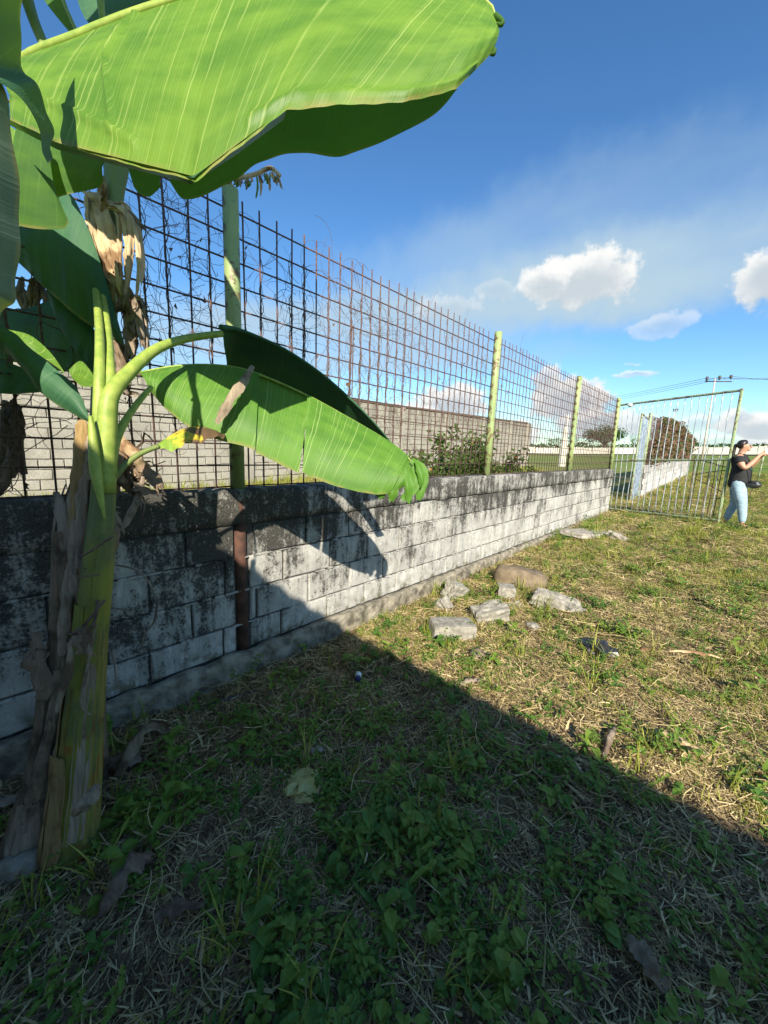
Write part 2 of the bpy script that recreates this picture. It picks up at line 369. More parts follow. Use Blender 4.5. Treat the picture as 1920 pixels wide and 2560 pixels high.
M['rubble_tan'] = simple('tan_stone', (.125, .095, .062), (.21, .165, .11), 14, .9, .5, .008)
M['black_bag'] = simple('black_plastic', (.012, .012, .013), (.03, .03, .032), 30, .42, .4, .004, 0, .7)
M['wood_grey'] = simple('grey_timber', (.22, .20, .17), (.36, .33, .29), 12, .9, .5)
M['concrete'] = simple('pale_concrete', (.48, .44, .38), (.62, .58, .50), 6, .9, .3)
M['bark'] = simple('bark', (.07, .05, .035), (.14, .105, .075), 18, .95, .8)
M['wire'] = simple('dark_wire', (.05, .05, .055), (.09, .09, .1), 5, .6, 0)

# ---------------------------------------------------------------- ground
def ground_mat():
    mt, nt = mat_new('ground_soil_grass'); q = NB(nt); p = q.pos()
    dist = q.vmath('LENGTH', p); wv = q.vmath('DOT_PRODUCT', p, tuple(N_)); uv_ = q.vmath('DOT_PRODUCT', p, tuple(D_))
    f = q.noise(p, 60, 5, .7); m_ = q.noise(p, 7, 5, .6); b_ = q.noise(p, .8, 4, .6); h_ = q.noise(p, .12, 4, .6)
    soil = q.mix(q.ramp(f, .35, .65), (.045, .032, .02), (.17, .125, .075))
    straw = q.mix(q.ramp(f, .35, .65), (.32, .26, .11), (.62, .53, .27))
    green = q.mix(q.ramp(f, .35, .65), (.09, .12, .02), (.26, .29, .06))
    near = q.mix(q.ramp(m_, .35, .62), soil, q.mix(q.ramp(b_, .42, .60), straw, green))
    far = q.mix(q.ramp(q.math('ADD', q.math('MULTIPLY', b_, .5), q.math('MULTIPLY', m_, .5)), .40, .60), q.mix(.5, green, (.10, .15, .03)), q.mix(.35, straw, (.2, .2, .06)))
    fld = q.mix(q.ramp(b_, .35, .65), (.10, .165, .028), (.16, .21, .045))
    fld = q.mix(q.ramp(q.noise(q.mapping(p, (.02, .25, 1), (0, 0, rad(-20))), 1, 3, .5), .52, .62, 0, .7), fld, (.22, .20, .09))
    c = q.mix(q.ramp(dist, 4, 10), near, far); c = q.mix(q.ramp(dist, 22, 34), c, fld)
    yard = q.mix(q.ramp(b_, .45, .6), (.42, .38, .28), (.25, .26, .10)); yard = q.mix(q.ramp(f, .3, .7, 0, .5), yard, (.3, .27, .18))
    beh = q.math('MULTIPLY', q.ramp(wv, 2.6, 4.0), q.ramp(uv_, 15, 9)); c = q.mix(beh, c, yard)
    q.out(q.bsdf(c, .95, q.bump(q.math('ADD', f, q.math('MULTIPLY', m_, 1.5)), .7, .03), 0, .1)); return mt
M['ground'] = ground_mat()
def axis(a0, a1, step, lim, g=1.22):
    v = list(np.arange(a0, a1, step)); s = step; x = v[-1]
    while x < lim: s *= g; x += s; v.append(x)
    s = step; x = v[0]
    while x > -lim: s *= g; x -= s; v.insert(0, x)
    return v
xs = axis(-5, 12, .16, 3000); ys = axis(-3, 14, .16, 3000)
gv = [(x, y, gz(x, y)) for y in ys for x in xs]; nx = len(xs)
gf = [(j * nx + i, j * nx + i + 1, (j + 1) * nx + i + 1, (j + 1) * nx + i) for j in range(len(ys) - 1) for i in range(nx - 1)]
g_ = MB(); g_.add(gv, gf, smooth=True); g_.build('ground', M['ground'], kind='structure')

# ---------------------------------------------------------------- block wall with fence
U_END = 11.12; WF = 2.32
rows = [(0.0, .185), (.19, .415), (.42, .645), (.65, .865)]
offs = [.02, .26, .04, .24]
def block_mesh(L, H, T, mat, name='block', seed=0, rough=.004, bev=.008):
    """block with chamfered, slightly chipped front edges; x length, -y front, z up"""
    r = random.Random(seed); a, c = L / 2, H / 2
    def j(k=rough): return r.uniform(-k, k)
    nx_ = 4; outer = []; inner = []
    ring = [(-a + i * L / nx_, -c) for i in range(nx_)] + [(a, -c), (a, 0)] + [(a - i * L / nx_, c) for i in range(nx_)] + [(-a, c), (-a, 0)]
    for x, z in ring: outer.append((x + j() * .6, bev, z + j() * .6))
    for x, z in ring: inner.append((x * (1 - 2 * bev / L) + j(), j(.002), z * (1 - 2 * bev / H) + j()))
    back = [(x, T, z) for x, z in ring]; n = len(ring)
    vs_ = outer + inner + back + [(j(.02), -.003 + j(.003), j(.02))]
    fs = []
    for i in range(n):
        k = (i + 1) % n
        fs += [(i, k, n + k, n + i), (k, i, 2 * n + i, 2 * n + k), (n + i, n + k, 3 * n)]
    fs.append(tuple(2 * n + i for i in range(n - 1, -1, -1)))
    q = MB(); q.add(vs_, fs); return q.mesh(name, mat)
wall = thing('block_wall', 'low mildewed whitewashed concrete block wall under the rusty mesh fence, running back to the gate', 'wall', W(0, WF, 0), (0, 0, RZ))
core = MB()
core.box((4.8, .085, .40), (12.72, .13, 1.0)); core.build('mortar_core', M['mortar'], wall)
cache = {}
for ri, (z0, z1) in enumerate(rows):
    u = -1.55 + offs[ri]; k = 0
    while u < U_END - .02:
        L = min(.425, U_END - u)
        segs = [(u, u + L)]
        if u < 1.235 and u + L > 1.125 : # the pipe of the first post is bedded in a slot
            segs = [(a_, b_) for a_, b_ in ((u, 1.135), (1.235, u + L)) if b_ - a_ > .03]
        for a_, b_ in segs:
            key = (round(b_ - a_ - .009, 3), ri, k % 5)
            if key not in cache: cache[key] = block_mesh(b_ - a_ - .009, z1 - z0 - .007, .07, M['block'], 'block', hash(key) % 9999)
            o = link('block', cache[key], wall, ((a_ + b_) / 2, random.uniform(-.003, .003), (z0 + z1) / 2))
            o.rotation_euler = (random.uniform(-.008, .008), random.uniform(-.004, .004), random.uniform(-.008, .008))
        u += .43; k += 1
# render band (beam) on top: uneven skin
def rough_strip(u0, u1, z0, z1, thick, mat, name, parent, y0=-.012, amp=.006, step=.05, nz=5, fr=6, lowamp=.0, topw=.17):
    q = MB(); n = int((u1 - u0) / step) + 1; vs_ = []; prof = nz + 3
    for i in range(n):
        u = u0 + (u1 - u0) * i / (n - 1)
        la = lowamp * mnoise.noise(Vector((u * 3, 1, 7))) + lowamp * .6 * mnoise.noise(Vector((u * 11, 4, 7)))
        ta = amp * .8 * mnoise.noise(Vector((u * 7, 3, 2)))
        vs_.append((u, y0 + thick, z0 + la))
        for k in range(nz):
            z = z0 + la + (z1 + ta - z0 - la) * k / (nz - 1)
            vs_.append((u, y0 + amp * mnoise.noise(Vector((u * fr, z * fr, 1))) + amp * .6 * mnoise.noise(Vector((u * fr * 4, z * fr * 4, 5))), z))
        vs_.append((u, y0 + topw * .5, z1 + ta + .003)); vs_.append((u, y0 + topw, z1 + ta))
    fs = [(i * prof + k, (i + 1) * prof + k, (i + 1) * prof + k + 1, i * prof + k + 1) for i in range(n - 1) for k in range(prof - 1)]
    fs += [tuple(range(prof - 1, -1, -1)), tuple((n - 1) * prof + k for k in range(prof))]
    q.add(vs_, fs, smooth=True); return q.build(name, mat, parent)
rough_strip(-1.56, U_END + .01, .872, 1.09, .05, M['beam'], 'coping_beam', wall, y0=-.010, amp=.007, lowamp=.022)
rough_strip(-1.6, U_END + .05, -.32, .012, .2, M['footing'], 'footing', wall, y0=-.085, amp=.030, nz=9, fr=5, lowamp=.0, topw=.06)
mo = MB(); mo_n = 0                       # raised, flaking mortar lips between the courses
for (z0, z1) in rows[1:]:
    u = -1.5
    while u < 6.5:
        L = random.uniform(.02, .09)
        if random.random() < .62:
            mo.box((u + L / 2, -.003, z0 - .003 + random.uniform(-.003, .003)), (L, random.uniform(.012, .022), random.uniform(.004, .011)), jit=.003)
        u += L + random.uniform(0, .05)
mo.build('mortar_lips', M['beam'], wall, kind='stuff')

POSTS = [1.21, 4.60, 7.90, 11.17]; WP = 2.405
fence = thing('mesh_fence', 'rusty rebar mesh fence with round green pipe posts standing on the low block wall', 'fence', W(0, WP, 0), (0, 0, RZ))
pm = MB(); pm.tube([(0, 0, 0), (0, 0, .6), (0, 0, 1.2), (0, 0, 1.755)], .046, 20)
post_me = pm.mesh('post', M['post'])
for u in POSTS: 
    o = link('post', post_me, fence, (u, 0, 1.085)); o.rotation_euler = (random.uniform(-.01, .01), random.uniform(-.008, .008), 0)
q = MB(); q.tube([(0, 0, -.05), (0, 0, .5), (0, 0, 1.02)], .043, 16); ex = q.build('exposed_post_foot', M['rust_post'], fence, (1.185, -.055, 0))
ex['label'] = 'bare rust brown lower end of the pipe post, bedded between the wall blocks'
v = MB(); v.tube([(0, 0, 0), (0, 0, .8), (0, 0, 1.745)], .0053, 6); bar_me = v.mesh('vertical_bar', M['rust'])
u = -1.5; 
while u < POSTS[-1] - .05:
    if min(abs(u - p_) for p_ in POSTS) > .05:
        o = link('vertical_bar', bar_me, fence, (u, .040, 1.085 + random.uniform(-.01, .01))); o.rotation_euler = (random.uniform(-.004, .004), random.uniform(-.006, .006), 0)
    u += .1125
for bi, (a_, b_) in enumerate(((-1.6, POSTS[0]), (POSTS[0], POSTS[1]), (POSTS[1], POSTS[2]), (POSTS[2], POSTS[3]))):
    q = MB(); L = b_ - a_ + (.03 if bi == 0 else 0)
    q.tube([(0, 0, 0), (L * .33, 0, random.uniform(-.005, .005)), (L * .66, 0, random.uniform(-.006, .006)), (L, 0, 0)], .0052, 6); hm = q.mesh('horizontal_bar', M['rust'])
    for k in range(13): link('horizontal_bar', hm, fence, (a_ + .044, .051, 1.10 + .1385 * k))

# dried vines in the mesh
def vines(u0, u1, n_tw, n_loop, zlo, zhi, w0, rr=.0022, name='dry_vines', label='', seed=1, leaves=10):
    r = random.Random(seed); q = MB()
    for _ in range(n_tw):                 # stems that twist up a vertical bar
        ub = -1.5 + .1125 * round((r.uniform(u0, u1) + 1.5) / .1125); z = r.uniform(zlo, zlo + .5); z1 = min(zhi, z + r.uniform(.4, 1.5)); ph = r.uniform(0, 6.28); P = []; rd = r.uniform(.008, .014)
        while z < z1:
            P.append(W(ub + rd * math.cos(ph) + r.uniform(-.004, .004), w0 + rd * math.sin(ph), z)); z += .028; ph += r.uniform(.5, 1.0)
        if len(P) > 3: q.tube(P, rr * r.uniform(.8, 1.8), 3, cap=False)
    for _ in range(n_loop):               # loose curling ends
        p = W(r.uniform(u0, u1), w0 + r.uniform(-.02, .02), r.uniform(zlo, zhi)); a = r.uniform(0, 6.28); P = [p]; da = r.uniform(-.35, .35)
        for k in range(r.randint(6, 16)):
            a += da + r.uniform(-.35, .35); p = p + D_ * .032 * math.cos(a) + Vector((0, 0, .032 * math.sin(a))) + N_ * r.uniform(-.006, .006); P.append(p)
            if p.z < 1.1: break
        if len(P) > 2: q.tube(P, rr * r.uniform(.45, .9), 3, cap=False)
    for _ in range(leaves):
        p = W(r.uniform(u0, u1), w0 + r.uniform(-.03, .03), r.uniform(zlo, zhi)); s_ = r.uniform(.01, .022)
        q.add([p + Vector((r.uniform(-s_, s_), r.uniform(-s_, s_), r.uniform(-s_ * 2, s_))) for _ in range(4)], [(0, 1, 2), (0, 2, 3)])
    return q.build(name, M['twig'], kind='stuff', label=label, category='dead vines')
vines(-1.5, 1.15, 30, 120, 1.1, 2.7, 2.445, label='dead brown vines tangled in the mesh behind the banana plants', seed=2, leaves=60)
vines(-1.4, .2, 20, 150, 1.1, 1.75, 2.445, .0030, label='dense dark dead creeper low in the leftmost stretch of mesh', seed=12, leaves=160)
vines(.75, 1.15, 8, 80, 1.9, 2.8, 2.445, .0018, label='curly dead vines in the mesh just left of the nearest green post', seed=5, leaves=12)
vines(1.3, 2.9, 34, 260, 1.35, 2.65, 2.445, .0019, label='dead brown vines twisted up the bars right of the nearest green post', seed=3, leaves=20)
vines(2.8, 4.5, 24, 130, 1.2, 2.75, 2.445, .0017, label='thin dead vines in the mesh before the second green post', seed=4, leaves=26)
vines(4.6, 11, 24, 70, 1.2, 2.75, 2.445, .0019, label='sparse dead vine stems in the far bays of the mesh', seed=6, leaves=26)

# ---------------------------------------------------------------- gates
def wavy(z0, z1, amp, r_, mat, seed, n=14):
    rr_ = random.Random(seed); q = MB(); ph = rr_.uniform(0, 6)
    q.tube([(amp * math.sin(ph + k * 1.15), amp * .5 * math.cos(ph + k), z0 + (z1 - z0) * k / n) for k in range(n + 1)], r_, 5); return q.mesh('rod', mat)
def gate(name, label, hinge, end, zb0, zb1, H, nrod, rodm, rod_r, extra, seed, thick=.024, mid=.47):
    v = end - hinge; L = v.length; t = thing(name, label, 'gate', (hinge.x, hinge.y, 0), (0, 0, math.atan2(v.y, v.x)), 'steel gate leaves')
    zb = lambda x: zb0 + (zb1 - zb0) * x / L
    zt = lambda x: zb0 + H + (zb1 - zb0) * .3 * x / L
    def part(nm, P, r_=thick, mt=M['gate'], n=8):
        q = MB(); q.tube(P, r_, n, smooth=False); return q.build(nm, mt, t)
    part('top_rail', [(0, 0, zt(0)), (L, 0, zt(L))]); part('bottom_rail', [(0, 0, zb(0)), (L, 0, zb(L))]); part('middle_rail', [(0, 0, zb(0) + H * mid), (L, 0, zb(L) + H * mid - .02)])
    part('stile', [(0, 0, zb(0) - .025), (0, 0, zt(0) + .025)]); part('stile', [(L, 0, zb(L) - .02), (L, 0, zt(L) + .03)], thick * 1.1)
    for k in range(nrod):
        x = L * (k + 1) / (nrod + 1)
        link('rod', wavy(zb(x), zt(x), .006, rod_r, rodm, seed + k), t, (x, -.012, 0))
    if extra:
        P = [((L - .62, zb(L) + .10), (L - .62, zb(L) + 1.25)), ((L - .60, zb(L) + .86), (L, zb(L) + 1.0)), ((L - .60, zb(L) + .80), (L, zb(L) + .55)), ((L - .65, zb(L) + .36), (L, zb(L) + .44)),
             ((L - .55, zb(L) + 1.17), (L - .05, zb(L) + 1.05))]
        for (x0, z0_), (x1, z1_) in P: part('brace', [(x0, .01, z0_), ((x0 + x1) / 2, .02, (z0_ + z1_) / 2 + .01), (x1, .01, z1_)], .008, M['rust'], 5)
        for k in range(5): part('short_rod', [(L - .56 + .11 * k, .02, zb(L)), (L - .54 + .11 * k, .02, zb(L) + H * mid)], .007, M['rust'], 5)
        q = MB(); hc = (.30, 0, zt(.3) - .02)
        q.tube([(hc[0], 0, hc[2] + .03), (hc[0], 0, hc[2] + .01), (hc[0], 0, hc[2] - .03), (hc[0], 0, hc[2] - .055)], [.03, .075, .055, .02], 12); q.build('rail_cap', M['white'], t)
    return t
h1 = W(11.24, WP, 0); e1 = G(1797, 1296, .14); e1.z = 0
gate('gate_leaf', 'open steel gate leaf with a green frame and wavy rods, swung out beside the person', h1, e1, .07, .22, 2.60, 17, M['rod'], .0092, True, 10)
h2 = W(15.55, 2.42, 0); e2 = PW(1575, 1250, 2.30); e2 = W(e2.dot(D_), 2.30, 0)
gate('gate_leaf', 'further gate leaf of dense blue-grey rods, nearly closed, seen through the open one', h2, e2, .12, .12, 2.55, 30, M['rod_blue'], .016, False, 60)

# ---------------------------------------------------------------- far wall and fence beyond the gate
fw = thing('block_wall', 'whitewashed block wall beyond the gateway, topped by vine covered mesh', 'wall', W(0, 2.36, 0), (0, 0, RZ))
U2, U3 = 15.75, 31.0
def base2(u): p = W(u, 2.36); return gz(p.x, p.y)
q = MB()
def ribbon(q, us, zl, zh, y0, y1):
    vs_ = []
    for u in us: vs_ += [(u, y0, zl(u)), (u, y0, zh(u)), (u, y1, zh(u)), (u, y1, zl(u))]
    fs = [(i * 4 + k, (i + 1) * 4 + k, (i + 1) * 4 + (k + 1) % 4, i * 4 + (k + 1) % 4) for i in range(len(us) - 1) for k in range(4)]
    fs += [(3, 2, 1, 0), tuple((len(us) - 1) * 4 + k for k in range(4))]; q.add(vs_, fs)
ribbon(q, np.arange(U2, U3 + .1, 1.0), lambda u: base2(u) - .2, lambda u: base2(u) + 1.0, .012, .13); q.build('mortar_core', M['yard_joint'], fw)
q = MB(); ribbon(q, np.arange(U2, U3 + .1, 1.0), lambda u: base2(u) + 1.0, lambda u: base2(u) + 1.06, 0, .15); q.build('coping_beam', M['far_block'], fw)
fb = block_mesh(.413, .19, .05, M['far_block'], 'block', 5)
for r_ in range(5):
    u = U2 + (.21 if r_ % 2 else 0)
    while u < U3 - .3:
        o = link('block', fb, fw, (u + .21, random.uniform(-.004, .004), base2(u) + .1 + .2 * r_)); u += .425
ff = thing('mesh_fence', 'further mesh fence with green posts above the wall beyond the gate, overgrown with brown vines', 'fence', W(0, 2.42, 0), (0, 0, RZ))
v = MB(); v.tube([(0, 0, 0), (0, 0, 1.75)], .05, 10); pf = v.mesh('post', M['post'])
v = MB(); v.tube([(0, 0, 0), (0, 0, 1.7)], .006, 4); vf = v.mesh('vertical_bar', M['rust'])
for u in np.arange(U2 + .05, U3, 3.05): link('post', pf, ff, (u, 0, base2(u) + 1.05))
for u in np.arange(U2 + .2, U2 + 5.2, .14): link('vertical_bar', vf, ff, (u, 0, base2(u) + 1.05))
for k in range(12):
    q = MB(); q.tube([(U2, 0, base2(U2) + 1.1 + .14 * k), (U3, 0, base2(U3) + 1.1 + .14 * k)], .006, 4); q.build('horizontal_bar', M['rust'], ff)

def leaf_cloud(q, pts_fn, n, s0, s1, mis=(0,), seed=0):
    r = random.Random(seed)
    for _ in range(n):
        p = Vector(pts_fn(r)); s_ = r.uniform(s0, s1)
        a = Vector((r.gauss(0, 1), r.gauss(0, 1), r.gauss(0, 1))).normalized(); c = a.cross(Vector((r.gauss(0, 1), r.gauss(0, 1), r.gauss(0, 1)))).normalized()
        q.add([p - a * s_, p + c * s_ * .45, p + a * s_, p - c * s_ * .45], [(0, 1, 2, 3)], r.choice(mis))
M['vine_brown'] = leafy('dry_vine_leaf', (.15, .095, .065), (.29, .20, .13), .25, .9, .1, False)
M['vine_green'] = leafy('vine_leaf', (.05, .09, .018), (.11, .16, .03), .3, .7, .2, False)
q = MB()
def vp(r):
    u = U2 + .9 + (U3 - U2 - .9) * r.random() ** .85; f = ss((u - U2 - .2) / 2.6)
    h = 1.0 + (1.80 + .22 * mnoise.noise(Vector((u * .7, 0, 2))) + .3 * mnoise.noise(Vector((u * 2.6, 0, 5)))) * f * (1 - .28 * ss((u - U2 - 7) / 8)) * r.random() ** .6
    if mnoise.noise(Vector((u * 2.0, h * 2.0, 11))) < -.22: u += .3
    return W(u, 2.42 + r.gauss(0, .10), base2(u) + h)
leaf_cloud(q, vp, 15000, .05, .10, (0, 0, 0, 1), 3)
q.build('dry_vines', [M['vine_brown'], M['vine_green']], kind='stuff', label='mass of brown and green creeper covering the mesh fence beyond the gate', category='dead vines')

# ---------------------------------------------------------------- wall of the yard behind the fence
YW = 12.5; Y0, Y1 = -3.0, 30.0; YH = 3.25
def basey(u): p = W(u, YW); return gz(p.x, p.y)
yw = thing('block_wall', 'tall plain grey block wall with piers across the yard behind the mesh fence', 'wall', W(0, YW, 0), (0, 0, RZ))
q = MB(); ribbon(q, np.arange(Y0, Y1 + .1, 1.5), lambda u: basey(u) - .3, lambda u: basey(u) + YH, .02, .15); q.build('mortar_core', M['yard_joint'], yw)
q = MB(); ribbon(q, np.arange(Y0, Y1 + .1, 1.5), lambda u: basey(u) + YH, lambda u: basey(u) + YH + .10, -.04, .2); q.build('coping', M['rust_post'] if False else M['bark'], yw)
yb = [block_mesh(.478, .228, .05, M['yard'], 'block', 40 + k, .007, .012) for k in range(5)]
cand = []
for r_ in range(13):
    u = Y0 + (.25 if r_ % 2 else 0)
    while u < Y1 - .2:
        z = basey(u) + .12 + .25 * r_
        p = W(u + .25, YW, z) - CAM; vis = p.y > .3 and abs(p.x / p.y) < 1.05
        cand.append((p.length + (0 if vis else 100), u + .25, z)); u += .5
cand.sort()
for d_, u, z in cand[:295]:
    o = link('block', random.choice(yb), yw, (u, random.uniform(-.006, .006), z)); o.rotation_euler = (0, 0, random.uniform(-.008, .008))
q = MB()
for d_, u, z in cand[295:]: q.box((u, .025 + random.uniform(-.006, .006), z), (.478, .05, .228), jit=.004)
q.build('blocks', M['yard'], yw, kind='stuff')
for u in np.arange(Y0 + 1.6, Y1 + .5, 4.05):
    q = MB(); q.box((0, 0, YH / 2 - .1), (.28, .13, YH + .2)); q.build('pier', M['yard'], yw, (u, -.05, basey(u)))
q = MB(); q.box((0, 0, 0), (.42, .5, 3.4)); q.build('end_pier', M['yard'], yw, (Y1 + .1, .1, basey(Y1) + 1.6))

# ---------------------------------------------------------------- far things: field wall, trees, poles
FWD = 150
def polar(px, D, dz=0):
    az = math.atan2(px - 960, F_PX * math.cos(PITCH)); x, y = D * math.sin(az), D * math.cos(az); return Vector((x, y, gz(x, y) + dz))
lw = thing('white_wall', 'long low white boundary wall at the far side of the green field', 'wall', (0, 0, 0))
pts = [polar(px, 150) for px in range(1200, 2500, 60)]
for a_, b_ in zip(pts[:-1], pts[1:]):
    q = MB(); v_ = (b_ - a_); L = v_.length; dz = v_.z; hh = random.uniform(2.0, 2.35)
    q.add([(0, 0, -.5), (L - .15, 0, dz - .5), (L - .15, .2, dz - .5), (0, .2, -.5), (0, 0, hh), (L - .15, 0, dz + hh), (L - .15, .2, dz + hh), (0, .2, hh)], ((0, 3, 2, 1), (4, 5, 6, 7), (0, 1, 5, 4), (1, 2, 6, 5), (2, 3, 7, 6), (3, 0, 4, 7)))
    o = q.build('panel', M['concrete'], lw, a_); o.rotation_euler = (0, 0, math.atan2(v_.y, v_.x))
M['asphalt'] = simple('asphalt', (.07, .065, .06), (.13, .12, .11), 1, .9, 0)
q = MB(); vs_ = []
for px in range(1100, 2700, 40): vs_ += [polar(px, 128, .12), polar(px, 142, .14)]
q.add(vs_, [(2 * i, 2 * i + 2, 2 * i + 3, 2 * i + 1) for i in range(len(vs_) // 2 - 1)]); q.build('road', M['asphalt'], kind='structure')
M['tree_leaf'] = leafy('tree_leaf', (.03, .078, .020), (.065, .13, .032), .25, .7, .2, False)
def tree(px, D, h, wd, label, seed, n=2600):
    base = polar(px, D); r = random.Random(seed); t = thing('broadleaf_tree', label, 'tree', base, group='trees beyond the far white wall')
    q = MB(); q.tube([(0, 0, -.3), (.1, 0, h * .25), (0, .1, h * .5)], [wd * .035, wd * .028, wd * .015], 8)
    for k in range(6):
        a = k * 1.05 + r.random(); q.tube([(0, 0, h * .3), (math.cos(a) * wd * .15, math.sin(a) * wd * .15, h * .5), (math.cos(a) * wd * .3, math.sin(a) * wd * .3, h * .7)], [wd * .018, wd * .012, .03], 5)
    q.build('trunk', M['bark'], t)
    blobs = []
    for k in range(26):
        a = r.uniform(0, 6.28); rr_ = r.random() ** .5 * .40; zz = h * (.52 + .36 * r.random() * (1 - (rr_ / .45) ** 2 * .6))
        blobs.append((Vector((math.cos(a) * rr_ * wd, math.sin(a) * rr_ * wd, zz)), wd * r.uniform(.08, .16)))
    def f(r2):
        c, s_ = r2.choice(blobs); d = Vector((r2.gauss(0, 1), r2.gauss(0, 1), r2.gauss(0, .75))).normalized() * s_ * r2.uniform(.6, 1.05); return c + d
    q = MB(); leaf_cloud(q, f, n, wd * .012, wd * .026, (0,), seed + 1); q.build('crown', M['tree_leaf'], t)
tree(1487, 172, 10.8, 16.5, 'broad rounded dark tree rising behind the far white wall', 1, 4200)
tree(1372, 200, 8.2, 9, 'small dark tree behind the far white wall, left of the pale post', 2, 1000)
tree(1412, 185, 9.2, 6, 'narrow tree just right of the pale concrete post, behind the white wall', 3, 900)
tree(1562, 230, 10.0, 10, 'distant low tree seen between the fence end and the gate rods', 4, 900)
tree(1596, 240, 10.2, 6, 'small distant tree over the white wall, seen through the open gate', 5, 600)
# dark distant tree line
q = MB()
def tl(r):
    az = rad(r.uniform(12, 60)); D = r.uniform(300, 330); x, y = D * math.sin(az), D * math.cos(az); h = 5.0 + 3.0 * (.5 + mnoise.noise(Vector((az * 25, 0, 0)))); return Vector((x, y, gz(x, y) + r.uniform(-1, h)))
leaf_cloud(q, tl, 9000, .6, 1.3, (0,), 9); q.build('tree_line', M['tree_leaf'], kind='stuff', label='low dark line of distant trees along the horizon behind the white wall', category='trees')

def pole(px, py_top, D, label, arm, r0, mat, name='utility_pole'):
    base = polar(px, D); top = PD(px + (0), py_top, 1); top = CAM + (top - CAM) * (math.hypot(base.x, base.y) / math.hypot(top.x - 0, top.y - 0)); H = top.z - base.z
    t = thing(name, label, 'utility pole', base, group='utility poles')
    q = MB(); q.tube([(0, 0, -.3), (0, 0, H * .5), (0, 0, H)], [r0, r0 * .8, r0 * .6], 10); q.build('mast', mat, t)
    if arm:
        a = rad(-38); dx, dy = math.cos(a), math.sin(a)
        q = MB(); q.tube([(-arm * dx * .6, -arm * dy * .6, H - .25), (arm * dx, arm * dy, H - .45)], .07, 6); q.build('crossarm', M['wire'], t)
        for k in (-.5, .25, .9):
            q = MB(); q.tube([(arm * dx * k, arm * dy * k, H - .2), (arm * dx * k, arm * dy * k, H + .1), (arm * dx * k, arm * dy * k, H + .28)], [.05, .17, .1], 8); q.build('insulator', M['wire'], t)
    return base + Vector((0, 0, H))
M['pole'] = simple('weathered_pole', (.36, .30, .26), (.50, .44, .40), 3, .9, .2)
pt = pole(1728, 950, 60, 'tall utility pole with crossarm and three insulators, seen behind the open gate', 1.5, .11, M['pole'])
pt2 = pole(1645, 1026, 105, 'small distant pole with a short head between the two gate leaves', 0.5, .12, M['pole'])
def cable(a, c, sag, r_, n=24):
    q = MB(); P = [a.lerp(c, k / n) - Vector((0, 0, sag * 4 * (k / n) * (1 - k / n))) for k in range(n + 1)]; q.tube(P, r_, 4, cap=False); return q
def at_h(px, py, D): p = ray(px, py); return CAM + p * (D / math.hypot(p.x, p.y))
ins = [Vector((1.34 * k, -1.05 * k, .1)) for k in (-.5, .25, .9)]
for k in range(3):
    cable(pt + ins[k], at_h(1420, 1002 + 5 * k, 230), 1.0, .022).build('power_line', M['wire'], label=('upper', 'middle', 'lower')[k] + ' overhead wire running left and away from the tall utility pole', category='cable', group='overhead wires')
    cable(pt + ins[k], at_h(2100, 922 + 7 * k, 75), .5, .02).build('power_line', M['wire'], label=('upper', 'middle', 'lower')[k] + ' overhead wire running right from the tall utility pole out of the picture', category='cable', group='overhead wires')
for k in range(3):
    cable(at_h(-100, 790 + 22 * k, 26), at_h(1250, 1085 + 4 * k, 120), .6, .012, 40).build('power_line', M['wire'], label=('topmost', 'middle', 'lowest')[k] + ' of three thin wires crossing the sky behind the nearest mesh bays', category='cable', group='overhead wires')
# rusty pipe standing in the yard
b0 = W(5.2, 6.0); p_ = PW(872, 1010, 6.0); b0 = Vector((p_.x, p_.y, gz(p_.x, p_.y))); tz = PW(876, 800, 6.0).z
q = MB(); q.tube([(0, 0, 0), (.0, 0, (tz - b0.z) * .5), (.02, 0, tz - b0.z)], .022, 6); q.tube([(.06, 0, 0), (.06, 0, tz - b0.z - .1)], .012, 5)
q.build('rusty_pole', M['rust'], None, b0, label='thin rusty pipe standing in the yard behind the mesh, right of the folded leaf', category='pole')
# pale tapered concrete post in the field
b0 = G(1404, 1166); tz = CAM + (ray(1412, 1040)) * ((b0 - CAM).dot(cf) / F_PX); H = tz.z - b0.z
q = MB(); q.tube([(0, 0, -.2), (0, 0, H * .75), (.03, 0, H * .78), (.06, 0, H)], [.30, .21, .10, .07], 8, smooth=False)
q.build('concrete_post', M['concrete'], None, b0, label='pale tapering concrete post standing in the field behind the third mesh bay', category='post')
# wire fence right of the person
wf = thing('wire_fence', 'low wire fence on thin green posts in the grass behind the person', 'fence', (0, 0, 0))
A = [G(1785, 1197), G(1893, 1209), G(2060, 1225)]
for p_ in A: q = MB(); q.tube([(0, 0, 0), (.05, 0, 1.25)], .035, 6); q.build('post', M['gate'], wf, p_)
for k in range(3):
    q = MB(); q.tube([p_ + Vector((0, 0, .35 + .35 * k)) for p_ in A], .006, 4); q.build('wire', M['wire'], wf)

